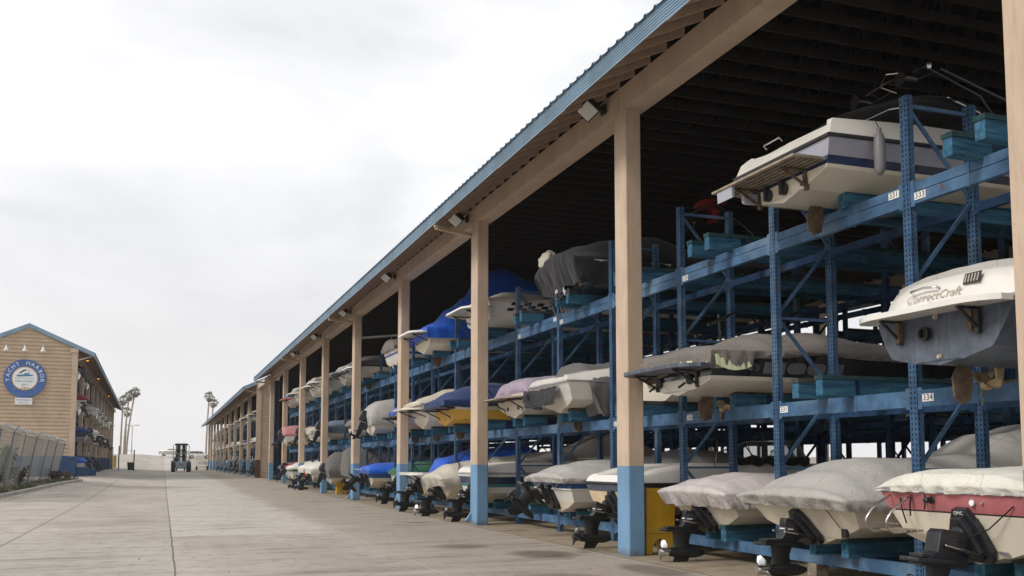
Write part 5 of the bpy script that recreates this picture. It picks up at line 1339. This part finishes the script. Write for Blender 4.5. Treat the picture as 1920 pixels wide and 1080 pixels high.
# ------------------------------------------------------------------ harbour sign, gable lamps
a_ = R(.75)
sg_ = thing('harbour_sign', 'round blue sign with white lettering and a boat emblem on the gable', 'sign', (-9.34, 76.02, 7.48), a_)
FY = Matrix(((1,0,0,0),(0,0,1,0),(0,-1,0,0),(0,0,0,1)))      # disc axis z -> -y... x right, y up
FC = facing((0, 0, 0), (1, 0, 0), (0, 0, 1))
def disc(r, h, n=56): mb = MB(); mb.lathe([(r, h-.02), (r, h)], FC, n); return mb
mb = MB(); mb.lathe([(1.36, -.06), (1.36, .0)], FC, 64); mb.build('board', M['sign_blue'], sg_)
mb = MB(); mb.lathe([(.83, .001), (.83, .012)], FC, 56, 0); mb.lathe([(.785, .0122), (.785, .018)], FC, 56, 1)
for k in range(60):
    an = 2*math.pi*k/60; mb.lathe([(.022, .001), (.022, .02)], FC @ Matrix.Translation((.835*math.cos(an), .835*math.sin(an), 0)), 6, 0)
mb.build('roundel', [M['sign_gold'], M['sign_white']], sg_)
mb = MB(); word = 'YACHT HARBOR'
for k, ch in enumerate(word):
    if ch == ' ': continue
    an = R(186-192*k/(len(word)-1)); Mx = FC @ Matrix.Translation((1.09*math.cos(an), 1.09*math.sin(an), .004)) @ Matrix.Rotation(an-math.pi/2, 4, 'Z')
    mb.add(text_mb(ch, .38, .004), Mx @ Matrix.Translation((0, .0, .002)))
mb.build('lettering', M['sign_white'], sg_, fix=False)
mb = MB(); mb.add(text_mb('DISCOVERY', .225, .003, 0, 1.02), FC @ Matrix.Translation((0, -.20, .021))); mb.add(text_mb('BAY', .225, .003, 0, 1.05), FC @ Matrix.Translation((0, -.46, .021)))
# boat and waves
def P2(pts, m, z=.021): mb.poly([tuple(FC @ Vector((x, y, z))) for x, y in pts], m)
P2([(-.58, .22), (.55, .26), (.45, .17), (-.5, .12)], 0); P2([(-.45, .26), (-.1, .28), (.0, .38), (.22, .40), (.26, .28), (.4, .29), (.4, .24), (-.5, .20)], 0, .023)
for k in range(14):
    x = -.63+.09*k; P2([(x, .02), (x+.045, .05), (x+.09, .02), (x+.09, -.01), (x+.045, .02), (x, -.01)], 0)
P2([(.24, .24), (.265, .24), (.265, .64), (.24, .64)], 1)
top = [(-.38+.62*k/12, .52+.12*math.sin((k/12)*math.pi*1.5-1.2)) for k in range(13)]; bot = [(x, y-.13*math.sin(math.pi*min(1, .15+(k/12)))) for k, (x, y) in enumerate(top)]
for k in range(12): P2([bot[k], bot[k+1], top[k+1], top[k]], 1, .022)
P2([(-.3, -.66), (0, -.62), (.3, -.66), (.22, -.74), (0, -.70), (-.22, -.74)], 2, .0235); P2([(-.7, -.72), (-.3, -.735), (-.3, -.75), (-.7, -.74)], 2, .0235); P2([(.3, -.735), (.68, -.72), (.68, -.74), (.3, -.75)], 2, .0235); P2([(-.1, -.66), (0, -.60), (.1, -.66), (0, -.80)], 2, .0237)
mb.build('emblem', [M['sign_mid'], M['sign_dark'], M['sign_gold']], sg_, fix=False)
pl = thing('address_sign', 'small white address board under the round harbour sign', 'sign', (-9.36, 76.04, 5.86), a_)
mb = MB(); mb.lathe([(.001, 0), (.001, .001)], Matrix.Translation((0, .03, 0)), 4); mb = MB(); mb.box((-.55, -.03, -.24), (.55, .0, .24)); bevel(mb.build('board', M['sign_white'], pl), .02)
mb = MB(); mb.add(text_mb('5901 MARINA RD', .13, .003), FC @ Matrix.Translation((0, .09, .034))); mb.add(text_mb('SUITE 7-8-9', .13, .003), FC @ Matrix.Translation((0, -.10, .034))); mb.build('lettering', M['sign_blue'], pl, fix=False)
for k, (x, lb) in enumerate(((-10.55, 'white bell lamp over the harbour sign, left of three'), (-9.38, 'white bell lamp over the harbour sign, middle of three'), (-8.22, 'white bell lamp over the harbour sign, right of three'))):
    if k == 0:
        l0 = thing('gable_lamp', lb, 'lamp', (x, 76.03, 9.55), a_, 'bell lamps over the sign')
        mb = MB(); mb.lathe([(.21, -.16), (.18, -.10), (.10, .02), (.06, .14), (.04, .22)], Matrix.Translation((0, -.36, 0)), 16); mb.build('lamp_shade', M['lampglass'], l0, smooth=50)
        mb = MB(); mb.tube([(0, -.36, .22), (0, -.34, .34), (0, -.18, .40), (0, .02, .36)], .025, n=6); mb.build('bracket', M['steel'], l0)
    else:
        c_ = copy_tree(l0); c_.location.x = x; c_.location.y = 76.03+(x+10.55)*.013; c_['label'] = lb
# eave lamps of the left shed
for k, (i, lb) in enumerate(((3, 'lit amber lamp under the left shed eave, nearest the gable'), (20, 'lit amber lamp under the left shed eave, halfway along'), (45, 'small amber lamp under the left shed eave toward its far end'))):
    p_ = lpos(i, -.5, 8.75)
    if k == 0:
        e0 = thing('eave_lamp', lb, 'lamp', p_, 0, 'amber lamps under the left eave'); mb = MB(); mb.lathe([(.15, -.08), (.10, .12), (.06, .2)], None, 10); mb.build('housing', M['dark'], e0)
        t = NT('amber lamp glow'); em = t.n('ShaderNodeEmission'); em.inputs[0].default_value = (1, .42, .06, 1); em.inputs[1].default_value = .7; t.t.links.new(em.outputs[0], t.out.inputs[0])
        mb = MB(); mb.lathe([(.03, -.17), (.09, -.14), (.11, -.082)], None, 10); mb.build('bulb', t.mat, e0, smooth=60)
    else:
        c_ = copy_tree(e0); c_.location = p_; c_['label'] = lb

# ------------------------------------------------------------------ kerb, planting strip, fence
cp = [(-9.0, 22), (-7.6, 33), (-6.75, 40), (-6.19, 44.5), (-5.87, 48.2), (-5.52, 53), (-5.1, 59.1), (-4.6, 63.2), (-4.5, 64.6)]
def along(pts, step):
    out = []
    for (a, b) in zip(pts, pts[1:]):
        d = math.hypot(b[0]-a[0], b[1]-a[1]); k = max(1, int(d/step)); out += [(lerp(a[0], b[0], i/k), lerp(a[1], b[1], i/k)) for i in range(k)]
    return out+[pts[-1]]
kp = along(cp, 1.2)
kb = MB(); rows = []
for (x, y) in kp:
    z = ground_z(x, y); j = rnd.uniform(-.015, .015)
    rows.append([(x+j, y, z-.05), (x-.02+j, y, z+.13+j*.5), (x-.05+j, y, z+.15+j*.5), (x-.20, y, z+.15+j*.5), (x-.22, y, z-.05)])
kb.grid(rows); kb.poly(rows[-1]); kb.poly(rows[0][::-1])
tag(kb.build('kerb', M['concrete_curb'], smooth=30), 'concrete kerb', None, None, 'structure')
mb = MB(); rows = []
for (x, y) in kp:
    z = ground_z(x, y); rows.append([(x-.21-.28*k, y+.1*k, z+.12+.05*noise.noise(Vector((x*2-k, y*1.3, k*.5)))+(.10*math.sin(math.pi*min(1, k/5)))) for k in range(14)])
mb.grid(rows); tag(mb.build('planting_strip', pbr('dark soil', (.10, .07, .05), .95, .5, 3, .6, 30), smooth=180), 'bare soil strip', None, None, 'structure')
mb = MB()
for k in range(2600):
    y = rnd.uniform(38, 65)
    x0 = interp([(b, a) for a, b in cp], y); d = abs(rnd.gauss(0, .6)); x = x0-.26-d; cl = noise.noise(Vector((x*.8, y*.45, 2)))
    if cl < -.05: continue
    z = ground_z(x0, y)+.14; h = rnd.uniform(.05, .22); a = rnd.uniform(0, 6.28); w_ = .03
    mb.v += [(x-w_*math.cos(a), y-w_*math.sin(a), z), (x+w_*math.cos(a), y+w_*math.sin(a), z), (x+rnd.uniform(-.08, .08), y+rnd.uniform(-.08, .08), z+h)]; n_ = len(mb.v); mb.face((n_-3, n_-2, n_-1))
tag(mb.build('grass', M['grass'], fix=False), 'weedy green grass along the kerb', 'grass', None, 'stuff')
def shrub(name, label, loc, h, r, n, mat, stems=7, leafy=True, seed=1):
    rr = random.Random(seed); root = thing(name, label, 'shrub', loc); mb = MB(); lf = MB()
    for k in range(stems):
        a = rr.uniform(0, 6.28); b = rr.uniform(.1, .8)*r; tip = Vector((b*math.cos(a), b*math.sin(a), h*rr.uniform(.55, 1)))
        mid = tip*.5+Vector((rr.uniform(-.1, .1), rr.uniform(-.1, .1), 0)); mb.tube([(0, 0, -.1), mid, tip], [.022, .014, .005], n=5)
        for q in range(n):
            f = rr.uniform(.25, 1.05); p = mid*2*f*(1-f)+tip*f*f + Vector((rr.gauss(0, .13), rr.gauss(0, .13), rr.gauss(0, .12)))*r
            d = Vector((rr.gauss(0, 1), rr.gauss(0, 1), rr.gauss(.4, 1))).normalized()
            u = d.orthogonal().normalized()*rr.uniform(.012, .03); l = d*rr.uniform(.06, .15)
            i = len(lf.v); lf.v += [tuple(p-u), tuple(p+l*.5-u*1.6), tuple(p+l), tuple(p+l*.5+u*1.6), tuple(p+u)]; lf.face((i, i+1, i+2, i+3, i+4))
    mb.build('stem', M['twig'], root); lf.build('foliage', mat, root, fix=False); return root
zf = lambda x, y: ground_z(x, y)+.18
shrub('shrub', 'bright green shrub growing against the chain link fence', (-7.05, 51.5, zf(-7.05, 51.5)), 1.9, .65, 190, M['leaf'], 9, seed=3)
for k, (x, y, h, lb) in enumerate(((-7.2, 49.3, 1.1, 'dry brown bush left of the green shrub by the fence'), (-6.75, 54.2, 1.05, 'dry brown bush just right of the green shrub by the fence'), (-5.75, 61.2, .55, 'low dry bush at the right end of the fence'))):
    shrub('dry_bush', lb, (x, y, zf(x, y)), h*.8, .55, 60, M['twig'], 12, seed=20+k)
# leaning chain link fence
fr = thing('fence', 'leaning grey chain link fence topped with barbed wire, below the sided gable', 'fence', (0, 0, 0))
fp = [(-7.4, 41), (-7.2, 45.5), (-6.95, 50.5), (-6.73, 55.1), (-6.35, 59.2), (-6.05, 65.0)]
fp = [(interp_x, y) for interp_x, y in [(x, y) for x, y in fp]]
FPTS = [ (lerp(a[0], b[0], .0), a[1]) for a, b in zip(fp, fp[1:])]+[fp[-1]]
def fbase(y): 
    for a, b in zip(fp, fp[1:]):
        if y <= b[1]: k = (y-a[1])/(b[1]-a[1]); return lerp(a[0], b[0], k)
    return fp[-1][0]
LEAN = .42
def fh(y): return lerp(2.95, 2.12, max(0, min(1, (y-42)/23)))
rows = []
for i in range(41):
    y = 41+24*i/40; x = fbase(y); z = ground_z(x, y)+.12; w1 = .05*noise.noise(Vector((y*.7, 1, 1)))
    rows.append([(x+LEAN*k/6+w1*math.sin(k), y, z+fh(y)*k/6) for k in range(7)])
mb = MB(); mb.grid(rows)
t = NT('chain link mesh'); v = t.coord(); x_, y_, z_ = t.xyz(v)
wv = lambda s_: t.math('ABSOLUTE', t.math('SUBTRACT', t.math('FRACT', t.math('MULTIPLY', t.math('ADD', y_, t.math('MULTIPLY', z_, s_)), 11.)), .5))
lk = t.math('MAXIMUM', t.math('GREATER_THAN', wv(1.), .33), t.math('GREATER_THAN', wv(-1.), .33))
al = t.math('ADD', t.math('MULTIPLY', lk, .56), t.math('MULTIPLY', t.ramp(t.noise(t.coord(scale=(1, 1, .15)), .55, 3), .25, .55), .55))
t.bsdf((.38, .395, .40), .55, .2, None, alpha=al); M['mesh'] = t.mat
mb.build('mesh_panel', M['mesh'], fr, smooth=180, fix=False)
for i in range(9):
    y = 41.6+2.9*i; x = fbase(y); z = ground_z(x, y); mb = MB(); tp = (x+LEAN*1.04, y, z+fh(y)+.12)
    mb.tube([(x, y, z-.1), tp], .032, n=7); mb.bar(tp, (tp[0]-.30, y-.02, tp[2]+.36), .03, .04); mb.bar(tp, (tp[0]+.22, y+.02, tp[2]+.30), .03, .04) if i % 2 else None
    mb.build('fence_post', M['lettergrey'], fr, smooth=60)
mb = MB()
for (dx, dz, r_) in ((0, .13, .016), (-.1, .26, .011), (-.2, .38, .011), (-.30, .50, .011), (.12, .3, .010)):
    pts = []
    for i in range(150):
        y = 41+24*i/149; x = fbase(y)+LEAN*1.04; z = ground_z(x, y)+fh(y)+dz
        c_ = .09 if dz in (.38, .3) else .015
        pts.append((x+dx+c_*math.cos(i*1.9), y, z+c_*math.sin(i*1.9)-.05*math.sin(math.pi*((y-41.6) % 2.9)/2.9)))
    mb.tube(pts, r_, n=4)
mb.build('barbed_wire', M['steel'], fr)

# ------------------------------------------------------------------ skip, bollard, crates
sk = thing('skip', 'blue ribbed steel skip at the corner of the left shed', 'skip', (-6.25, 74.3, .56), R(1))
mb = MB(); mb.prism([(-.58, .12), (.56, .12), (.60, 1.38), (-.62, 1.38)], -.7, .9)
for x in (-.5, -.25, .0, .25, .5): mb.box((x-.03, -.745, .14), (x+.03, -.7005, 1.3))
mb.box((-.66, -.76, 1.3), (.64, .94, 1.4)); mb.box((-.6, -.6, 0), (-.45, .8, .12)); mb.box((.45, -.6, 0), (.6, .8, .12)); bevel(mb.build('body', M['dumpster'], sk), .015)
mb = MB(); mb.box((-.62, -.72, 1.402), (.60, .9, 1.43)); mb.build('lid', M['dumpster'], sk)
for k, (x, y, s_, lb) in enumerate(((-5.35, 74.6, .95, 'blue crate on the ground just right of the blue skip'), (-4.95, 77.5, .8, 'low blue crate by the second column of the left shed'), (-5.2, 81.5, .85, 'blue crate in front of the third column of the left shed'))):
    if k == 0:
        c0 = thing('crate', lb, 'crate', (x, y, ground_z(x, y)), .2, 'blue crates along the left shed'); mb = MB(); mb.box((-.4, -.4, .05), (.4, .4, .62))
        for q in range(4): mb.box((-.42, -.425, .08+.14*q), (.42, .425, .16+.14*q))
        mb.build('body', M['dumpster'], c0); mb = MB(); mb.box((-.44, -.44, .625), (.44, .44, .68)); mb.build('rim', M['hullblue'], c0)
    else: c_ = copy_tree(c0); c_.location = (x, y, ground_z(x, y)); c_.scale = (s_, s_, s_*.8); c_['label'] = lb
bl = thing('bollard', 'short rusty brown bollard on the kerb end before the blue skip', 'bollard', (-5.33, 63.8, .42)); mb = MB(); mb.lathe([(.19, -.1), (.19, .55), (.15, .6)], None, 14); mb.build('post', M['brownpost'], bl, smooth=40); mb = MB(); mb.lathe([(.2, .38), (.2, .46)], None, 14); mb.build('band', M['bronzedark'], bl)
yb = thing('bollard', 'yellow bollard by the far corner of the left shed', 'bollard', (-6.9, 160, ground_z(-6.9, 160))); mb = MB(); mb.lathe([(.25, -.1), (.25, 1.9), (.15, 2.0)], None, 12); mb.build('post', M['plastic_yellow'], yb, smooth=40)
# yellow moulded panel behind the nearest full column
for k, (x, y, sc_, lb) in enumerate(((7.88, 15.12, 1., 'yellow moulded box with an arched foot, behind the nearest full column'), (8.0, 47.6, .9, 'small yellow box with arched foot beside the rounded charcoal canvas'))):
    if k == 0:
        y0 = thing('yellow_box', lb, 'box', (x, y, 0), 0, None); mb = MB()
        arch = [(.44-.155*math.cos(R(a)), .27*math.sin(R(a))) for a in range(0, 181, 15)]
        mb.prism([(0, 0.004)]+[(p[0]-.165, p[1]+.004) for p in arch]+[(.56, .004), (.58, 1.13), (.02, 1.15)], 0, .42); o = mb.build('shell', M['plastic_yellow'], y0); bevel(o, .015)
        mb = MB(); mb.box((.0, -.006, .36), (.56, -.0005, .368)); mb.build('seam', M['bronzedark'], y0)
    else: c_ = copy_tree(y0); c_.location = (x, y, .02); c_.scale = (sc_, sc_, sc_*.7); c_['label'] = lb
# timber block under the ground beam
wb = thing('timber_block', 'weathered timber block under the lowest rack beam near the pinkish canvas', 'block', (8.75, 11.6, .002), .1); mb = MB(); mb.box((-.12, -.09, 0), (.12, .09, .175)); bevel(mb.build('block', M['teak'], wb), .01)

# ------------------------------------------------------------------ forklift
fk = thing('forklift', 'pale blue grey boat forklift seen from behind, parked mid lane', 'forklift', (2.25, 132, .31), R(0))
mb = MB(); mb.prism([(-.62, .42), (.62, .42), (.72, .75), (.70, 1.32), (-.70, 1.32), (-.72, .75)], -.2, .9, 0, None, .12); mb.box((-.6, .9, .7), (.6, 3.2, 1.2)); mb.box((-.95, .4, 1.24), (.95, 3.0, 1.34)); bevel(mb.build('body', M['forklift'], fk), .05, 3)
mb = MB(); mb.box((-.3, -.215, .9), (.3, -.2005, 1.0)); mb.build('plate', M['redbright'], fk)
for sg in (-1, 1):
    for (y, r_) in ((.35, .62), (2.9, .72)):
        w_ = MB(); w_.lathe([(r_*.55, -.26), (r_*.96, -.25), (r_, -.15), (r_, .15), (r_*.96, .25), (r_*.55, .26)], Matrix.Translation((sg*.95, y, r_)) @ Matrix.Rotation(R(90), 4, 'Y'), 22); wo_ = w_.build('wheel', M['tyre'], fk, smooth=40)
        w_ = MB(); w_.lathe([(r_*.5, -.27), (r_*.5, .27)], Matrix.Translation((sg*.95, y, r_)) @ Matrix.Rotation(R(90), 4, 'Y'), 16); w_.build('rim', M['forkwhite'], wo_)
mb = MB()
for x in (-.62, -.45, .45, .62): mb.box((x-.07, 3.3, .5), (x+.07, 3.6, 3.7))
for z in (.9, 1.9, 2.75, 3.55): mb.box((-.62, 3.32, z), (.62, 3.45, z+.16))
mb.box((-.4, 3.38, .6), (-.12, 3.5, 3.5)); mb.box((.14, 3.38, .6), (.4, 3.5, 3.5)); mb.build('mast', M['dark'], fk)
mb = MB()
for x in (-.07, .07): mb.tube([(x, 3.28, 1.2), (x, 3.28, 3.6)], .03, n=6)
mb.build('chain', M['steel'], fk)
mb = MB()
for x in (-.98, .98):
    for y in (.5, 2.9): mb.box((x-.045, y-.045, 1.3), (x+.045, y+.045, 2.35 if y < 1 else 3.45))
    mb.bar((x, .5, 2.33), (x, 2.9, 2.36), .05, .05)
for z in (1.8, 2.33): mb.box((-1.0, .47, z), (-.3 if z < 2 else 1.0, .53, z+.05))
mb.box((-.34, .46, 1.3), (-.28, .54, 2.35)); mb.build('rail', M['forkwhite'], fk)
mb = MB(); mb.prism([(-.95, 3.45), (.95, 3.45), (.7, 3.68), (-.7, 3.68)], 1.2, 3.2, 0, None, .05); bevel(mb.build('roof', M['dark'], fk), .04)
mb = MB(); mb.prism([(-.25, 1.36), (.25, 1.36), (.28, 1.9), (-.28, 1.9)], .9, 1.05, 0, Matrix.Translation((-.62, 0, 0))); mb.box((-.9, 1.05, 1.345), (-.35, 1.6, 1.5)); mb.build('seat', M['rubber'], fk)
mb = MB()
for x in (-.5, .5): mb.box((x-.09, 3.6, .15), (x+.09, 6.2, .22)); mb.box((x-.09, 3.605, .15), (x+.09, 3.7, 1.2))
mb.build('fork', M['dark'], fk)
# ------------------------------------------------------------------ cars on the crest
def car(name, label, loc, rz, kind, mat):
    root = thing(name, label, 'car' if kind == 'suv' else 'pickup', loc, rz)
    if kind == 'pickup':
        pr = [(-2.6, .55), (2.65, .55), (2.72, .8), (2.6, 1.05), (1.35, 1.12), (.75, 1.72), (-.65, 1.75), (-.8, 1.12), (-2.65, 1.08)]; wins = [[(.68, 1.62), (1.2, 1.14), (.1, 1.14), (.1, 1.64)], [(.03, 1.64), (.03, 1.14), (-.68, 1.16), (-.6, 1.66)]]
    else:
        pr = [(-2.4, .5), (2.4, .5), (2.45, .8), (2.3, 1.0), (1.2, 1.1), (.5, 1.68), (-2.05, 1.72), (-2.4, 1.1)]; wins = [[(.45, 1.6), (1.02, 1.14), (-.05, 1.14), (-.05, 1.62)], [(-.12, 1.62), (-.12, 1.14), (-1.0, 1.14), (-1.0, 1.64)], [(-1.07, 1.64), (-1.07, 1.14), (-2.1, 1.16), (-1.95, 1.62)]]
    mb = MB(); mb.prism(pr, -.92, .92, 0, None, .05); bevel(mb.build('body', mat, root, smooth=30), .05, 3)
    for w_ in wins:
        mb = MB()
        mb.poly([(x, -.925, z) for x, z in w_]); mb.build('window', M['carglass'], root, fix=False); mb = MB(); mb.poly([(x, .925, z) for x, z in w_][::-1]); mb.build('window', M['carglass'], root, fix=False)
    for x in (-1.6, 1.65):
        for sg in (-1, 1):
            w_ = MB(); w_.lathe([(.24, -.12), (.39, -.12), (.41, 0), (.39, .12), (.24, .12)], Matrix.Translation((x, sg*.88, .4)) @ Matrix.Rotation(R(90), 4, 'X'), 20); wo_ = w_.build('wheel', M['tyre'], root, smooth=40)
            w_ = MB(); w_.lathe([(.23, -.125), (.23, .125)], Matrix.Translation((x, sg*.88, .4)) @ Matrix.Rotation(R(90), 4, 'X'), 14); w_.build('rim', M['steel'], wo_)
    mb = MB(); x = pr[1][0]
    for sg in (-1, 1): mb.box((x-.02, sg*.7-.14, .78), (x+.09, sg*.7+.14, .92))
    mb.build('headlight', M['lampglass'], root); mb = MB(); mb.box((x+.0, -.9, .42), (x+.12, .9, .6)); mb.build('bumper', M['lettergrey'], root); return root
car('parked_car', 'pale beige pickup parked on the crest, partly hidden by the forklift', (1.9, 250, ground_z(1.9, 250)), R(180+6), 'pickup', M['carbeige'])
car('parked_car', 'white sport utility car parked on the slope between forklift and far shed', (7.6, 228, ground_z(7.6, 228)), R(4), 'suv', M['carwhite'])
tl = thing('boat_trailer', 'small silver boat trailer with pale hull beside the far shed end', 'trailer', (5.9, 160, ground_z(5.9, 160)), R(80))
mb = MB(); mb.bar((-2, -.6, .5), (2, -.6, .5), .08, .08); mb.bar((-2, .6, .5), (2, .6, .5), .08, .08); mb.bar((2, -.6, .5), (3.2, 0, .5), .08, .08); mb.bar((2, .6, .5), (3.2, 0, .5), .08, .08); mb.bar((-2, -.6, .5), (-2, -.6, 2.2), .05, .05); mb.bar((-2, .6, .5), (-2, .6, 2.2), .05, .05); mb.bar((-2, -.6, 2.2), (-2, .6, 2.2), .05, .05); mb.build('frame', M['steel'], tl)
for sg in (-1, 1): w_ = MB(); w_.lathe([(.2, -.1), (.33, -.1), (.33, .1), (.2, .1)], Matrix.Translation((-.6, sg*.8, .33)) @ Matrix.Rotation(R(90), 4, 'X'), 16); w_.build('wheel', M['tyre'], tl)
mb = MB(); mb.prism([(-1.8, .9), (1.4, .9), (2.2, 1.35), (-1.8, 1.35)], -.6, .6, 0, None, .2); mb.build('hull', M['carwhite'], tl)
mh = thing('boat', 'dark decked open boat standing on the slope behind the forklift', 'boat', (5.3, 238, ground_z(5.3, 238)+.6), R(170)); s = spec(L=6.5, rows=[(.5, 'white'), (1., 'grey')], n=10); st = hull_mesh(s, mh); windscreen(mh, s, st, .5, .5); top_deck(s, st, mh, .25, .2)
# bin, gate, street light
bn = thing('rubbish_bin', 'dark green wheeled rubbish bin standing beside the gate post', 'bin', (-3.85, 134, ground_z(-3.85, 134))); mb = MB(); mb.prism([(-.33, .05), (.33, .05), (.42, .98), (-.42, .98)], -.38, .38); mb.build('body', M['drive'], bn); mb = MB(); mb.box((-.45, -.43, .985), (.45, .43, 1.05)); mb.build('lid', M['dark'], bn)
gt = thing('gate', 'open chain link gate between two thin posts at the far end of the lane', 'gate', (0, 0, 0)); mb = MB()
for (x, y, h) in ((-3.4, 131.5, 2.6), (-5.2, 131.8, 3.0)): mb.tube([(x, y, ground_z(x, y)-.1), (x, y, ground_z(x, y)+h)], .07, n=8)
mb.build('gate_post', M['dark'], gt); mb = MB(); mb.tube([(-4.5, 131.8, 3.0), (-3.4, 131.5, 3.0)], .025, n=6); mb.build('rail', M['steel'], gt)
mb = MB(); mb.quad((-7.3, 150, ground_z(-6, 150)), (-6.2, 140, ground_z(-6, 140)), (-6.2, 140, 3.6), (-7.3, 150, 3.6)); mb.build('mesh_panel', M['mesh'], gt, fix=False)
lp = thing('street_lamp', 'slim double armed street lamp beyond the crest between the palms', 'street lamp', (-8.5, 300, ground_z(-8.5, 300))); mb = MB(); mb.tube([(0, 0, -.2), (0, 0, 8.6)], [.16, .10], n=8); mb.tube([(-1.5, 0, 8.7), (0, 0, 8.5), (1.5, 0, 8.7)], .07, n=6); mb.build('pole', M['steel'], lp); mb = MB()
for sg in (-1, 1): l_ = MB(); l_.box((sg*1.5-.45, -.2, 8.62), (sg*1.5+.45, .2, 8.8)); l_.build('lamp_head', M['lettergrey'], lp)
# ------------------------------------------------------------------ palms
def palm(label, x, y, h, lean, seed, grp='fan palms beyond the crest'):
    rr = random.Random(seed); z0 = ground_z(x, y); root = thing('palm_tree', label, 'palm tree', (x, y, z0), 0, grp)
    tp = Vector((lean[0], lean[1], h)); mb = MB()
    mb.tube([Vector((lean[0]*(k/8)**1.7, lean[1]*(k/8)**1.7, h*k/8-.3*(k == 0))) for k in range(9)], [.30-.013*k for k in range(9)], n=10); mb.build('trunk', M['trunk'], root, smooth=60)
    lf = MB(); dr = MB()
    for k in range(60):
        el = rr.uniform(-75, 80); az = rr.uniform(0, 360); dry = el < -38
        d = Vector((math.cos(R(el))*math.cos(R(az)), math.cos(R(el))*math.sin(R(az)), math.sin(R(el)))); stl = rr.uniform(.6, 1.15); base = tp+d*stl
        if dry: base = tp+Vector((d.x*.7, d.y*.7, d.z*1.0))
        side = d.cross(Vector((0, 0, 1))); side = side.normalized() if side.length > .01 else Vector((1, 0, 0)); up = side.cross(d)
        tgt = dr if dry else lf; nb_ = 9
        tgt.quad(tp-side*.03, tp+side*.03, base+side*.03, base-side*.03)
        for q in range(nb_):
            a = R(-72+144*q/(nb_-1)); ln = rr.uniform(.65, 1.0)*(1 if not dry else .8); e = base+(d*math.cos(a)+side*math.sin(a))*ln-Vector((0, 0, .25*ln+.12*abs(math.sin(a)))); wv = (side*math.cos(a)-d*math.sin(a))*.065
            m_ = base+(e-base)*.55+up*.06
            i = len(tgt.v); tgt.v += [tuple(base), tuple(m_-wv), tuple(e), tuple(m_+wv)]; tgt.face((i, i+1, i+2, i+3))
    cr_ = lf.build('crown', M['frond'], root, fix=False); dr.build('dry_skirt', M['frond_dry'], cr_, fix=False); return root
palm('tall fan palm with the highest crown of the left group, leaning right', -9.9, 300, 18.3, (1.9, 0), 5)
palm('fan palm second in the left group, middle trunk', -10.6, 300, 17.2, (1.0, 0), 6)
palm('fan palm closest to the left shed roof', -11.6, 303, 16.0, (.3, 0), 7)
palm('shorter fan palm half hidden behind the left shed roof', -11.0, 320, 13.5, (.2, 0), 8)
palm('fan palm rising over the far right shed roof, full crown', 11.9, 300, 17.8, (.5, 0), 9)
palm('second fan palm half hidden behind the far right shed roof', 13.6, 312, 16.6, (.6, 0), 10)
# loose grit on the concrete
mb = MB(); rg = random.Random(11)
for k in range(650):
    y = 9.5+34*rg.random()**1.6; x = rg.uniform(-7, 8.4) if rg.random() < .6 else rg.gauss(.3, .5) if rg.random() < .3 else rg.gauss(6.6, 1.1)
    r_ = rg.uniform(.004, .015)*(1+.6*(rg.random() < .1)); z = ground_z(x, y); a = rg.uniform(0, 6.28); i = len(mb.v)
    pts = [(x+r_*math.cos(a+q*2.09)*rg.uniform(.7, 1.2), y+r_*math.sin(a+q*2.09)*rg.uniform(.7, 1.2), z+.001) for q in range(3)]
    mb.v += pts+[(x, y, z+r_*.8)]; mb.face((i, i+1, i+3)); mb.face((i+1, i+2, i+3)); mb.face((i+2, i, i+3))
tag(mb.build('gravel', pbr('grit', (.14, .115, .09), .95, .5, 20), fix=False), 'scattered grit and bits on the concrete', 'grit', None, 'stuff')
# ------------------------------------------------------------------ haze
mb = MB(); mb.box((-520, -320, -1.2), (520, 920, 26))
t = NT('haze air'); pv = t.n('ShaderNodeVolumePrincipled'); pv.inputs['Color'].default_value = (.93, .94, .96, 1); pv.inputs['Density'].default_value = .0003; pv.inputs['Anisotropy'].default_value = .3
t.t.links.new(pv.outputs[0], t.out.inputs['Volume'])
sc.cycles.volume_bounces = 3
HAZE = tag(mb.build('haze', t.mat), 'thin pale haze', None, None, 'stuff')
